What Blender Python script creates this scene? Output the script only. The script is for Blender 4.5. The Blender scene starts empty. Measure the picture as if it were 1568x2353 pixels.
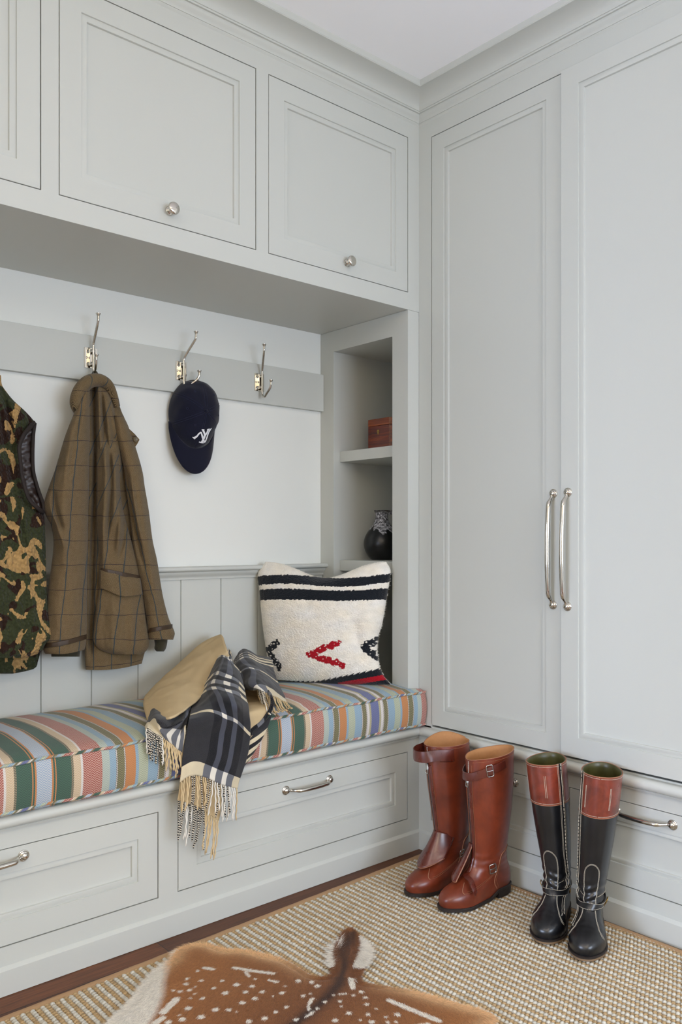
import bpy, bmesh, math, random
import numpy as np
from mathutils import Vector, Matrix, noise
D = bpy.data
scene = bpy.context.scene
COL = scene.collection
rnd = random.Random(7)
R = math.radians

# ---------------------------------------------------------------- camera
CAM = (-2.27966, -2.15566, 1.15801)
YAW, FPX, SHIFT = 0.720056, 1915.70, 61.45
cam = D.cameras.new('camera')
cam.sensor_fit = 'HORIZONTAL'; cam.sensor_width = 24.0
cam.lens = FPX / 1568 * 24.0
cam.shift_y = SHIFT / 1568
cam.clip_start = 0.05
cam_ob = D.objects.new('camera', cam); COL.objects.link(cam_ob)
cam_ob.location = CAM
cam_ob.rotation_euler = (R(90), 0, -YAW)
scene.camera = cam_ob

# ---------------------------------------------------------------- world, daylight, exposure
scene.view_settings.view_transform = 'Standard'
scene.view_settings.look = 'None'
scene.view_settings.gamma = 1.0
scene.view_settings.exposure = -0.13
scene.cycles.max_bounces = 10
scene.cycles.diffuse_bounces = 6
scene.cycles.glossy_bounces = 5
scene.cycles.use_denoising = True
scene.cycles.sample_clamp_indirect = 6
world = D.worlds.new('world'); scene.world = world; world.use_nodes = True
world.node_tree.nodes['Background'].inputs[0].default_value = (.75, .86, 1.0, 1)
world.node_tree.nodes['Background'].inputs[1].default_value = 0.9

LW = (124, 124, 76, 7)
def area(name, loc, target, sx, sy, power, color):
    l = D.lights.new(name, 'AREA'); l.shape = 'RECTANGLE'; l.size = sx; l.size_y = sy
    l.energy = power; l.color = color
    o = D.objects.new(name, l); COL.objects.link(o); o.location = loc
    d = Vector(target) - Vector(loc)
    o.rotation_euler = d.to_track_quat('-Z', 'Y').to_euler()
    return o
# daylight through the two windows and the glazed door of the room behind the camera
area('daylight_rear_window', (-1.0, -5.08, 1.35), (-1.0, -2.2, -.7), 2.2, 1.5, LW[0], (.84, .965, 1.17))
area('daylight_left_window', (-4.90, -.95, 1.15), (-2.0, -1.05, -.9), 1.6, 1.4, LW[1], (.77, .91, 1.22))
# unseen ceiling downlights added as warm fill
DOWN = [(-2.9, -1.3), (-1.3, -2.6), (-3.2, -3.4)]

# ---------------------------------------------------------------- helpers
def lin(c):
    if isinstance(c, str):
        c = [int(c[i:i+2], 16) for i in (0, 2, 4)]
    return tuple(((x/255)/12.92 if x/255 <= .04045 else ((x/255+.055)/1.055)**2.4) for x in c) + (1.0,)

_fw = np.array([math.sin(YAW), math.cos(YAW), 0]); _rt = np.array([math.cos(YAW), -math.sin(YAW), 0])
def at(u, v, y):
    """world point that stands at depth plane y and is seen at pixel (u, v) of the 1568x2353 photograph"""
    d = _fw + _rt*(u-784)/FPX + np.array([0, 0, 1.])*(1176.5+SHIFT-v)/FPX
    t = (y-CAM[1])/d[1]
    return Vector((CAM[0]+d[0]*t, y, CAM[2]+d[2]*t))
def atz(u, v, z):
    d = _fw + _rt*(u-784)/FPX + np.array([0, 0, 1.])*(1176.5+SHIFT-v)/FPX
    t = (z-CAM[2])/d[2]
    return Vector((CAM[0]+d[0]*t, CAM[1]+d[1]*t, z))
def atx(u, v, x):
    d = _fw + _rt*(u-784)/FPX + np.array([0, 0, 1.])*(1176.5+SHIFT-v)/FPX
    t = (x-CAM[0])/d[0]
    return Vector((x, CAM[1]+d[1]*t, CAM[2]+d[2]*t))

class MB:
    """collects geometry of ONE mesh object"""
    def __init__(s): s.v = []; s.f = []; s.uv = {}; s.m = {}
    def add(s, vs, fs, uvs=None, mi=0):
        b = len(s.v); s.v += [tuple(map(float, p)) for p in vs]
        for i, f in enumerate(fs):
            k = len(s.f); s.f.append(tuple(b+j for j in f))
            if uvs is not None: s.uv[k] = [uvs[j] for j in f]
            if mi: s.m[k] = mi
        return s
    def box(s, a, b, mi=0):
        x0, y0, z0 = [min(p, q) for p, q in zip(a, b)]; x1, y1, z1 = [max(p, q) for p, q in zip(a, b)]
        s.add([(x0,y0,z0),(x1,y0,z0),(x1,y1,z0),(x0,y1,z0),(x0,y0,z1),(x1,y0,z1),(x1,y1,z1),(x0,y1,z1)],
              [(3,2,1,0),(4,5,6,7),(0,1,5,4),(1,2,6,5),(2,3,7,6),(3,0,4,7)], mi=mi); return s
    def obox(s, c, ax, ay, az, hx, hy, hz, mi=0):
        c = Vector(c); ax = Vector(ax).normalized()*hx; ay = Vector(ay).normalized()*hy; az = Vector(az).normalized()*hz
        p = [c+ax*i+ay*j+az*k for k in (-1, 1) for i, j in ((-1,-1),(1,-1),(1,1),(-1,1))]
        s.add(p, [(3,2,1,0),(4,5,6,7),(0,1,5,4),(1,2,6,5),(2,3,7,6),(3,0,4,7)], mi=mi); return s
    def rings(s, rr, closed=True, cap0=True, cap1=True, uvs=None, mi=0, flip=False):
        n = len(rr[0]); vs = [p for r in rr for p in r]; fs = []; m = len(rr)
        for i in range(m-1):
            for j in range(n if closed else n-1):
                a = i*n+j; b = i*n+(j+1) % n
                q = (a, b, b+n, a+n)
                fs.append(q[::-1] if flip else q)
        b0 = len(s.f)
        if uvs is None:
            s.add(vs, fs, mi=mi)
        else:
            b = len(s.v); s.v += [tuple(map(float, p)) for p in vs]
            for i in range(m-1):
                for j in range(n if closed else n-1):
                    k = len(s.f); q = [(i, j), (i, j+1), (i+1, j+1), (i+1, j)]
                    if flip: q = q[::-1]
                    s.f.append(tuple(b+ii*n+jj % n for ii, jj in q))
                    s.uv[k] = [uvs(ii/(m-1), jj/(n if closed else n-1), ii, jj) for ii, jj in q]
                    if mi: s.m[k] = mi
        base = len(s.v)-len(vs)
        if closed and cap0: s.f.append(tuple(base+j for j in (range(n) if flip else range(n-1, -1, -1)))); s._mm(mi)
        if closed and cap1: s.f.append(tuple(base+(m-1)*n+j for j in (range(n-1, -1, -1) if flip else range(n)))); s._mm(mi)
        return s
    def _mm(s, mi):
        if mi: s.m[len(s.f)-1] = mi
        s.uv.setdefault(len(s.f)-1, [(0, 0)]*len(s.f[-1])) if s.uv else None
    def tube(s, path, rad, n=10, caps=True, flat=None, up=None, mi=0):
        """tube along path; rad number or list; flat=(a,b) elliptical section with normal 'up'"""
        P = [Vector(p) for p in path]; m = len(P); rr = []
        t0 = (P[1]-P[0]).normalized()
        u = Vector(up) if up is not None else (Vector((0, 0, 1)) if abs(t0.z) < .9 else Vector((1, 0, 0)))
        u = (u-t0*u.dot(t0)).normalized()
        for i in range(m):
            t = (P[min(i+1, m-1)]-P[max(i-1, 0)]).normalized()
            if up is not None: u = Vector(up)
            u = (u-t*u.dot(t)).normalized(); w = t.cross(u)
            r = rad[i] if isinstance(rad, (list, tuple)) else rad
            a, b = (flat[0]*r, flat[1]*r) if flat else (r, r)
            rr.append([P[i]+u*(a*math.cos(2*math.pi*k/n))+w*(b*math.sin(2*math.pi*k/n)) for k in range(n)])
        return s.rings(rr, cap0=caps, cap1=caps, mi=mi)
    def lathe(s, prof, o, axis=(0,0,1), n=32, mi=0):
        """prof: list of (radius, height along axis)"""
        a = Vector(axis).normalized(); x = Vector((1, 0, 0)) if abs(a.x) < .9 else Vector((0, 1, 0))
        x = (x-a*x.dot(a)).normalized(); y = a.cross(x); o = Vector(o)
        rr = [[o+a*h+(x*math.cos(2*math.pi*k/n)+y*math.sin(2*math.pi*k/n))*max(r, 1e-5) for k in range(n)] for r, h in prof]
        return s.rings(rr, mi=mi)
    def build(s, name, mat, parent=None, smooth=40, bevel=0, seg=2, solid=0, sub=0):
        me = D.meshes.new(name); me.from_pydata(s.v, [], s.f); me.update()
        mats = mat if isinstance(mat, (list, tuple)) else [mat]
        for m in mats: me.materials.append(m)
        if s.m:
            for k, mi in s.m.items(): me.polygons[k].material_index = mi
        if s.uv:
            l = me.uv_layers.new(name='UVMap')
            for p in me.polygons:
                uv = s.uv.get(p.index)
                if uv:
                    for q, li in enumerate(p.loop_indices): l.data[li].uv = uv[q]
        return finish(me, name, parent, smooth, bevel, seg, solid, sub)

def finish(me, name, parent=None, smooth=40, bevel=0, seg=2, solid=0, sub=0):
    if smooth:
        for p in me.polygons: p.use_smooth = True
        if smooth < 180: me.set_sharp_from_angle(angle=R(smooth))
    o = D.objects.new(name, me); COL.objects.link(o)
    if parent is not None: o.parent = parent; o.matrix_parent_inverse = Matrix.Identity(4); 
    if parent is not None:
        o.matrix_parent_inverse = parent_world(parent).inverted()
    if bevel:
        b = o.modifiers.new('bevel', 'BEVEL'); b.width = bevel; b.segments = seg; b.limit_method = 'ANGLE'; b.angle_limit = R(40)
        b.harden_normals = True
    if solid:
        b = o.modifiers.new('solid', 'SOLIDIFY'); b.thickness = solid; b.offset = -1
    if sub:
        b = o.modifiers.new('sub', 'SUBSURF'); b.levels = sub; b.render_levels = sub
    return o
def parent_world(p):
    m = p.matrix_basis.copy()
    if p.parent is not None: m = parent_world(p.parent) @ p.matrix_parent_inverse @ m
    return m
def tag(o, label=None, cat=None, group=None, kind=None):
    if label: o['label'] = label
    if cat: o['category'] = cat
    if group: o['group'] = group
    if kind: o['kind'] = kind
    return o
def thing(name, label, cat, loc=(0,0,0), group=None):
    o = D.objects.new(name, None); COL.objects.link(o); o.location = loc; o.empty_display_size = .05
    return tag(o, label, cat, group)
def struct(o): o['kind'] = 'structure'; return o

def pchip(xs, ys, x):
    """monotone-ish cubic (Catmull) interpolation of scalars or vectors"""
    ys = [np.array(y, float) for y in ys]
    n = len(xs)
    if x <= xs[0]: return ys[0]
    if x >= xs[-1]: return ys[-1]
    i = 0
    while xs[i+1] < x: i += 1
    h = xs[i+1]-xs[i]; t = (x-xs[i])/h
    m0 = (ys[i+1]-ys[max(i-1, 0)])/(xs[i+1]-xs[max(i-1, 0)])*h
    m1 = (ys[min(i+2, n-1)]-ys[i])/(xs[min(i+2, n-1)]-xs[i])*h
    return (2*t**3-3*t*t+1)*ys[i]+(t**3-2*t*t+t)*m0+(-2*t**3+3*t*t)*ys[i+1]+(t**3-t*t)*m1
def spline(pts, n, closed=False):
    P = [np.array(p, float) for p in pts]
    if closed: P = P+[P[0]]
    s = [0.]
    for a, b in zip(P, P[1:]): s.append(s[-1]+max(np.linalg.norm(b-a), 1e-9))
    if closed:
        L = s[-1]; k = len(P)-1
        PP = [P[(i) % k] for i in range(-2, k+3)]; ss = [s[i % k]+L*(i//k) for i in range(-2, k+3)]
        return [pchip(ss, PP, L*i/n) for i in range(n)]
    return [pchip(s, P, s[-1]*i/(n-1)) for i in range(n)]
def sstep(a, b, x):
    t = min(max((x-a)/(b-a), 0), 1); return t*t*(3-2*t)

# ---------------------------------------------------------------- node materials
class NT:
    def __init__(s, name):
        s.m = D.materials.new(name); s.m.use_nodes = True; s.t = s.m.node_tree
        s.b = s.t.nodes['Principled BSDF']
    def n(s, typ, **kw):
        nd = s.t.nodes.new('ShaderNode'+typ)
        ins = kw.pop('ins', {})
        for k, v in kw.items(): setattr(nd, k, v)
        for k, v in ins.items(): s.set(nd, k, v)
        return nd
    def set(s, nd, k, v):
        i = nd.inputs[k]
        if isinstance(v, bpy.types.NodeSocket): s.t.links.new(v, i)
        elif isinstance(v, bpy.types.Node): s.t.links.new(v.outputs[0], i)
        else: i.default_value = v
    def p(s, **kw):
        for k, v in kw.items():
            s.set(s.b, {'color': 'Base Color', 'rough': 'Roughness', 'metal': 'Metallic', 'normal': 'Normal', 'spec': 'Specular IOR Level',
                        'coat': 'Coat Weight', 'coatr': 'Coat Roughness', 'sheen': 'Sheen Weight', 'sheenr': 'Sheen Roughness', 'trans': 'Transmission Weight', 'ior': 'IOR'}[k], v)
        return s.m
    def math(s, op, a, b=0.0, c=0.0):
        nd = s.n('Math', operation=op); s.set(nd, 0, a); s.set(nd, 1, b)
        if op in ('MULTIPLY_ADD', 'SMOOTH_MIN', 'COMPARE', 'WRAP'): s.set(nd, 2, c)
        return nd.outputs[0]
    def mix(s, f, a, b, blend='MIX'):
        nd = s.n('Mix', data_type='RGBA', blend_type=blend); s.set(nd, 'Factor', f)
        s.set(nd, 6, a); s.set(nd, 7, b); return nd.outputs[2]
    def ramp(s, f, stops, interp='LINEAR'):
        nd = s.n('ValToRGB'); cr = nd.color_ramp; cr.interpolation = interp
        while len(cr.elements) < len(stops): cr.elements.new(.5)
        for e, (p, c) in zip(cr.elements, stops): e.position = p
        for e, (p, c) in zip(cr.elements, stops):
            e.position = p; e.color = c if isinstance(c, tuple) else (c, c, c, 1)
        s.set(nd, 0, f); return nd.outputs[0]
    def coord(s, which='Object'): return s.n('TexCoord').outputs[which]
    def sep(s, v): return s.n('SeparateXYZ', ins={0: v}).outputs
    def noise(s, vec, scale, detail=3, rough=.55, dist=0):
        return s.n('TexNoise', ins={'Vector': vec, 'Scale': scale, 'Detail': detail, 'Roughness': rough, 'Distortion': dist}).outputs[0]
    def bump(s, h, strength=.3, dist=.002, normal=None):
        nd = s.n('Bump', ins={'Height': h, 'Strength': strength, 'Distance': dist})
        if normal is not None: s.set(nd, 'Normal', normal)
        return nd.outputs[0]
    def scale(s, vec, x, y, z):
        return s.n('VectorMath', operation='MULTIPLY', ins={0: vec, 1: (x, y, z)}).outputs[0]

def paint(name, c, rough=.42, bump=.02):
    t = NT(name); co = t.coord()
    n = t.noise(co, 900, 2)
    return t.p(color=lin(c), rough=rough, normal=t.bump(n, bump, .0006), spec=.4)
def plain(name, c, rough=.5, metal=0., bump=0, scale=300, spec=.5, var=0):
    t = NT(name); co = t.coord(); kw = {}
    if bump or var:
        n = t.noise(co, scale, 4)
        if bump: kw['normal'] = t.bump(n, bump, .001)
        if var:
            a = lin(c); kw['color'] = t.mix(n, tuple(x*(1-var) for x in a[:3])+(1,), tuple(min(1, x*(1+var)) for x in a[:3])+(1,))
    kw.setdefault('color', lin(c))
    return t.p(rough=rough, metal=metal, spec=spec, **kw)

M = {}
M['paint'] = paint('cabinet_paint', (197, 199, 193))
M['wall'] = paint('wall_paint', (228, 229, 223), .6)
M['ceil'] = paint('ceiling_paint', (250, 250, 252), .7)
M['nickel'] = plain('polished_nickel', (208, 203, 194), .08, 1.0)
M['steel'] = plain('bright_steel', (200, 200, 198), .18, 1.0)
M['brass'] = plain('aged_brass', (178, 140, 70), .3, 1.0)
M['dark'] = plain('dark_gap', (20, 20, 22), .8)

def wood_mat(name, c0, c1, c2, axis='x', rough=.35, s=1.0):
    t = NT(name); co = t.coord()
    st = {'x': (1.2, 26, 26), 'y': (26, 1.2, 26), 'z': (26, 26, 1.2)}[axis]
    v = t.scale(co, *[q*s for q in st])
    n = t.noise(v, 3, 6, .6, .6); n2 = t.noise(v, 14, 4, .6, .2)
    c = t.ramp(n, [(.3, lin(c0)), (.52, lin(c1)), (.72, lin(c2))])
    c = t.mix(t.ramp(n2, [(.35, .0), (.75, .55)]), c, lin(c0))
    return t.p(color=c, rough=rough, normal=t.bump(n2, .08, .001))
# ================================================================ ROOM SHELL
YB = 0.505          # back wall of the bench recess
XL, XR, YR, ZC = -4.8, 0.62, -5.0, 2.80
XE = -2.12          # the bench recess ends at an unseen wall added to block the left window's light
# floor: dark oak boards running along the bench
def floor_mat():
    t = NT('dark_oak_floor'); co = t.coord()
    br = t.n('TexBrick', offset=.37, ins={'Vector': co, 'Scale': 1.0, 'Brick Width': 1.1, 'Row Height': .085, 'Mortar Size': .0012, 'Mortar Smooth': .1,
                             'Color1': lin((126, 72, 36)), 'Color2': lin((84, 46, 22)), 'Mortar': lin((24, 14, 10)), 'Bias': 0.0})
    n = t.noise(t.scale(co, 2, 40, 1), 4, 6, .65, .5)
    c = t.mix(t.ramp(n, [(.3, .0), (.7, .75)]), br.outputs[0], lin((44, 22, 10)))
    return t.p(color=c, rough=.5, normal=t.bump(n, .1, .001))
M['floor'] = floor_mat()
def quad(name, pts, mat):
    m = MB(); m.add(pts, [(0, 1, 2, 3)]); return m.build(name, mat, smooth=0)
fl = MB(); fl.box((XL, YR, -.05), (XR, .7, 0)); struct(fl.build('floor', M['floor'], smooth=0))
ce = MB(); ce.box((XL, YR, ZC), (XR, .7, ZC+.05)); ceil = struct(ce.build('ceiling', M['ceil'], smooth=0))
b = MB(); b.box((XL, YB, 0), (XR, YB+.06, ZC)); struct(b.build('wall_back', M['wall'], smooth=0))
b = MB(); b.box((XR, YR, 0), (XR+.06, YB+.06, ZC)); struct(b.build('wall_right', M['wall'], smooth=0))
# rear wall with a wide window, left wall with a second window (both behind the camera)
def wall_with_hole(name, axis, c, a0, a1, h0, h1, w0, w1, th=.12):
    b = MB()
    for (p, q, z0, z1) in ((a0, w0, 0, ZC), (w1, a1, 0, ZC), (w0, w1, 0, h0), (w0, w1, h1, ZC)):
        if axis == 'y': b.box((p, c-th, z0), (q, c, z1))
        else: b.box((c-th, p, z0), (c, q, z1))
    return struct(b.build(name, M['wall'], smooth=0))
wall_with_hole('wall_rear', 'y', YR, XL, XR, .32, 2.0, -2.15, .15)
wall_with_hole('wall_left', 'x', XL, YR, YB+.06, .2, 1.8, -1.8, -.1)
M['trimwhite'] = plain('window_trim_white', (232, 232, 228), .4)
def window(name, axis, c, w0, w1, h0, h1, nb, nr):
    b = MB(); t = .045
    def bx(p, q, z0, z1, d0, d1):
        if axis == 'y': b.box((p, c+d0, z0), (q, c+d1, z1))
        else: b.box((c+d0, p, z0), (c+d1, q, z1))
    for p, q, z0, z1 in ((w0, w0+t, h0, h1), (w1-t, w1, h0, h1), (w0, w1, h0, h0+t), (w0, w1, h1-t, h1)): bx(p, q, z0, z1, -.05, .012)
    for i in range(1, nb): x = w0+(w1-w0)*i/nb; bx(x-.012, x+.012, h0, h1, -.035, -.005)
    for i in range(1, nr): z = h0+(h1-h0)*i/nr; bx(w0, w1, z-.012, z+.012, -.035, -.005)
    return struct(b.build(name, M['trimwhite'], smooth=0))
window('window_1', 'y', YR, -2.15, .15, .32, 2.0, 4, 2)
window('window_2', 'x', XL, -1.8, -.1, .2, 1.8, 2, 2)

b = MB(); b.box((-2.24, -.5, 0), (-2.12, YB, ZC)); struct(b.build('wall_end', M['wall'], smooth=0))     # added wall, out of view, shades the bench from the left window
# ---------------------------------------------------------------- moulding runs: one leg along the bench side (plane y=0), one along the wardrobe side (plane x=0)
def run(prof, xa, yb, legA=True, legB=True, mb=None):
    """prof: [(projection, z)] open polyline, mitred where the two planes meet"""
    m = mb or MB()
    if legA: m.rings([[(xa, -p, z) for p, z in prof], [(-p, -p, z) for p, z in prof]], closed=False, flip=False)
    if legB: m.rings([[(-p, -p, z) for p, z in prof], [(-p, yb, z) for p, z in prof]], closed=False, flip=False)
    return m
def arc(cx, cz, r, a0, a1, n=8): return [(cx+r*math.cos(R(a0+(a1-a0)*i/n)), cz+r*math.sin(R(a0+(a1-a0)*i/n))) for i in range(n+1)]
YE = -1.235         # far end of the wardrobe
crown = [(0, 2.7), (.004, 2.7055), (.004, 2.709)] + [(.006+.012*sstep(0, 1, i/7), 2.709+.022*i/7) for i in range(8)] + [(.0185, 2.7345), (.025, 2.7345), (.0262, 2.7375), (.0255, 2.740), (.028, 2.7405)]
# concave cove
crown += [(.0295+.069*(1-math.cos(R(90)*t)), 2.741+.0365*math.sin(R(90)*t)) for t in [i/12 for i in range(13)]][1:]
crown += [(.0985, 2.779), (.1, 2.7805), (.1, 2.801)]
m = run(crown, XE, YE-.1); m.rings([[(-p, YE-.1, z) for p, z in crown], [(.5, YE-.1+0*p, z) for p, z in crown]], closed=False)
struct(m.build('trim_1', M['paint'], smooth=35))
# ---------------------------------------------------------------- cabinetry
class Plane:
    """maps (a, z, d): a along the cabinet run away from the corner, d into the cabinet"""
    def __init__(s, k): s.k = k
    def __call__(s, a, z, d): return (-a, d, z) if s.k == 'A' else (d, -a, z)
PA, PB = Plane('A'), Plane('B')
def pbox(m, P, a0, a1, z0, z1, d0, d1): return m.box(P(a0, z0, d0), P(a1, z1, d1))
def panel(P, a0, a1, z0, z1, rings, face=0.0, th=.02):
    """recessed-panel door or drawer front; rings [(inset, depth)]"""
    m = MB(); rr = [(0, th)]+list(rings)
    loops = []
    for ins, d in rr:
        loops.append([P(a, z, face+d) for a, z in ((a0+ins, z0+ins), (a1-ins, z0+ins), (a1-ins, z1-ins), (a0+ins, z1-ins))])
    fl_ = P.k == 'B'
    m.rings(loops, cap0=True, cap1=True, flip=not fl_ if P.k == 'A' else not fl_)
    if P.k == 'A':
        m.f = [f[::-1] for f in m.f]
    return m
def dring(i0, wid):
    # stile, small step, flat bevelled band, second step, field
    return [(0, .0010), (.0010, 0), (i0-.0006, 0), (i0+.0004, .0042), (i0+.0018, .0036), (i0+wid-.0030, .0036), (i0+wid-.0018, .0042), (i0+wid-.0006, .0105), (i0+wid+.002, .0110)]
def knob(P, a, z, face, parent):
    o = P(a, z, face); ax = Vector(P(0, 0, -1))
    m = MB(); m.lathe([(0, 0), (.0135, 0), (.0135, .002), (.0115, .0035), (.0115, .005), (.0095, .006), (.0095, .008), (.0075, .009), (.006, .012), (.0062, .018), (.010, .021),
                       (.0165, .0235), (.0185, .027), (.0178, .0305), (.0145, .033), (.008, .0345), (0, .035)], o, ax, 36)
    return m.build('knob', M['nickel'], parent, smooth=60)
def pull(P, a0, z0, a1, z1, face, parent, r=.0062, proj=.03, sag=0.006):
    """bow handle between two round rosettes"""
    m = MB(); h = MB(); ax = Vector(P(0, 0, -1))
    A = Vector(P(a0, z0, face)); B = Vector(P(a1, z1, face)); t = (B-A).normalized(); L = (B-A).length
    ros = []
    for q, o in ((0, A), (1, B)):
        m = MB(); ros.append(m)
        m.lathe([(0, 0), (.0148, 0), (.0148, .0022), (.0138, .0032), (.0125, .0032), (.0115, .005), (.0085, .006), (.0085, .0085), (.0095, .0105), (.0085, .0125), (.005, .0142), (0, .0148)], o, ax, 32)
    w = ax.cross(t)
    path = []; rad = []
    N = 40
    for i in range(N+1):
        s = i/N
        # leaves the rosette boss, bends out and runs in a shallow bow
        e = min(s, 1-s)*L
        d = proj*(sstep(-.004, .034, e))*1.0 + .009*math.sin(math.pi*s)
        d = max(d, .0095)
        path.append(A+t*(.004+(L-.008)*s)+ax*d); rad.append(r*(.72+.28*sstep(0, .03, e))*(1+.18*math.sin(math.pi*s)))
    h.tube(path, rad, 16)
    ob = h.build('handle', M['nickel'], parent, smooth=60)
    for m in ros: m.build('rosette', M['nickel'], ob, smooth=50)
    return ob
def front(kind, P, a0, a1, z0, z1, parent, i0=.0612, wid=.0185, face=0., lab=None):
    g = .0026
    o = panel(P, a0+g, a1-g, z0+g, z1-g, dring(i0, wid), face).build(kind, M['paint'], parent, smooth=30)
    if lab: o['label'] = lab
    return o
# upper cabinet: face frame, near-black board painting the shade of the gaps, three lift-up doors
ub, ut, sf, cb = 2.0692, 2.6438, 2.0062, 2.735
up = thing('upper_cabinet', 'grey painted overhead cabinet with panelled doors and round knobs above the coat hooks', 'cabinet', (-1.06, .25, sf))
DO = [(.0584, .6975), (.7450, 1.3850), (1.4320, 2.072)]
m = MB()

xe = -XE-.001
pbox(m, PA, 0, xe, sf, ub, 0, .022); pbox(m, PA, 0, xe, ut, ZC-.001, 0, .022)
e = [0]+[v for d in DO for v in d]+[xe]
for i in range(0, len(e), 2): pbox(m, PA, e[i], e[i+1], ub, ut, 0, .022)
pbox(m, PA, 0, xe, sf, sf+.02, .022, YB-.001)           # soffit board
pbox(m, PA, -.5, xe, ut+.03, ut+.045, .022, YB-.001)

m.build('face_frame', M['paint'], up, smooth=0)
m = MB(); pbox(m, PA, .02, xe, sf+.021, ut+.028, .024, .05); m.build('interior', M['dark'], up, smooth=0)  # near-black sheet standing in for the shade in the door gaps
for k, (a0, a1) in enumerate(DO[:3]):
    d = front('door', PA, a0, a1, ub, ut, up)
    if k in (0, 1): knob(PA, {0: .3627, 1: 1.0548}[k], 2.1125, 0, d)
    else: knob(PA, (a0+a1)/2, 2.1125, 0, d)

# open shelf niche in the return wall (plane x=-.059), reached from the bench
XC, n0, n1, nt = -.059, .082, .4218, 1.921
sh = thing('shelf_niche', 'grey open shelf niche built into the end wall beside the bench cushion', 'shelf', (.2, .25, .46))
m = MB(); ztop = sf-.0008
m.box((XC, .0225, .461), (0.0, n0, ztop)); m.box((XC, .0005, .461), (-.0004, .0225, ztop)); m.box((XC, n1, .46), (-.0, YB-.001, ztop)); m.box((XC, n0, nt), (0.0, n1, ztop))
m.box((0.0, n1, .46), (.56, n1+.02, ztop)); m.box((0.0, .06, .46), (.56, n0, ztop)); m.box((.56, .06, .46), (.58, n1+.02, ztop))
m.box((0.0, n0, nt), (.56, n1, nt+.02)); m.box((XC, n0, .46), (.56, n1, .505))
m.build('casing', M['paint'], sh, smooth=0)
for z0, z1 in ((1.4725, 1.5154), (1.0275, 1.0705)):
    b = MB(); b.box((-.0255, n0+.001, z0), (.559, n1-.001, z1)); b.build('shelf', M['paint'], sh, smooth=0, bevel=.001)

# bench: face frame, drawers, moulded seat ledge
be = thing('storage_bench', 'grey painted built-in bench with panelled drawers under the striped cushion', 'bench', (-1.06, .25, 0))
d0, d1, mt = .1208, .3705, .46
m = MB(); BD = [(.0603, 1.0268), (1.0895, 2.056)]
pbox(m, PA, 0, xe, .0, d0, 0, .022); pbox(m, PA, 0, xe, d1, mt-.012, 0, .022)
e = [0]+[v for d in BD for v in d]+[xe]
for i in range(0, len(e), 2): pbox(m, PA, e[i], e[i+1], d0, d1, 0, .022)
m.build('face_frame', M['paint'], be, smooth=0)
m = MB(); pbox(m, PA, .03, xe, d0-.02, d1+.03, .024, .05); m.build('interior', M['dark'], be, smooth=0)  # shade of the drawer gaps, put in as a near-black board
m = MB(); pbox(m, PA, .06, xe, mt-.02, mt, .0, YB-.001); pbox(m, PA, .0002, .0605, mt-.02, mt, -.0, .0004)
nose = [(-.0, .460), (.012, .460)] + [(.014+.0175*math.cos(R(a)), .4435+.0165*math.sin(R(a))) for a in range(90, -91, -18)] + [(.011, .427), (.011, .4255), (.0125, .4235), (.0115, .4205), (.009, .4195), (.0085, .4175), (0, .4165)]
nose = [(max(p, 0), z) for p, z in nose]
run(nose, XE, YE, legB=False, mb=m)
m.build('seat_ledge', M['paint'], be, smooth=35)
for k, (a0, a1) in enumerate(BD):
    o = front('drawer', PA, a0, a1, d0, d1, be, .062, .0185)
    if k == 0: pull(PA, .4425, .3405, .6285, .3405, 0, o)
    elif k == 1: pull(PA, 1.4785, .3415, 1.6645, .3415, 0, o)
    else: pull(PA, (a0+a1)/2-.093, .341, (a0+a1)/2+.093, .341, 0, o)
base = [(0, .0722), (.0012, .0722), (.0022, .0712), (.0095, .0655), (.0105, .0640), (.0105, .001)]
struct(run(base, XE, YE, legB=False).build('baseboard_left', M['paint'], smooth=20))
struct(run(base, XL, YE, legA=False).build('baseboard_right', M['paint'], smooth=20))

# wardrobe: two tall doors over two drawers
wa = thing('wardrobe', 'tall grey wardrobe with two panelled doors over drawers behind the boots', 'wardrobe', (.3, -.62, 0))
wb, wt, PR = .4693, 2.6415, -.015
WD = [(.0620, .6255), (.6275, 1.187)]
m = MB(); ye = -YE
pbox(m, PB, 0, ye, wt, ZC-.001, 0, .022); pbox(m, PB, 0, WD[0][0], mt-.01, wt, 0, .022); pbox(m, PB, WD[1][1], ye, .0, wt, 0, .022)
pbox(m, PB, 0, ye, .0, .1195, 0, .022); pbox(m, PB, 0, ye, .374, wb-.0042, 0, .022)
WR = [(.0612, .6000), (.6500, 1.187)]
pbox(m, PB, 0, WR[0][0], .1195, .374, 0, .022); pbox(m, PB, WR[0][1], WR[1][0], .1195, .374, 0, .022)
pbox(m, PB, ye-.02, ye, .0, ZC-.001, .022, .6)
m.build('face_frame', M['paint'], wa, smooth=0)
m = MB(); pbox(m, PB, .03, ye-.03, .03, wt+.03, .024, .05); m.build('interior', M['dark'], wa, smooth=0)  # near-black board gives the wardrobe gaps their shade by colour
d_ = front('door', PB, *WD[0], wb, wt, wa, .0585, .0190)
pull(PB, .5925, 1.303, .5915, .9455, 0, d_, r=.0070, proj=.026)
d_ = front('door', PB, WD[1][0], WD[1][1], wb+.003, wt, wa, .063, .0190, face=PR)
pull(PB, .6565, 1.304, .6550, .9450, PR, d_, r=.0070, proj=.026)
for k, (a0, a1) in enumerate(WR):
    o = front('drawer', PB, a0, a1, .1195, .374, wa, .0605, .0150)
    pull(PB, (.2560, .8150)[k], .342, (.4420, .9925)[k], .342, 0, o)
m = run(nose, XL, YE, legA=False); m.build('moulding', M['paint'], wa, smooth=35)

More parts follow.
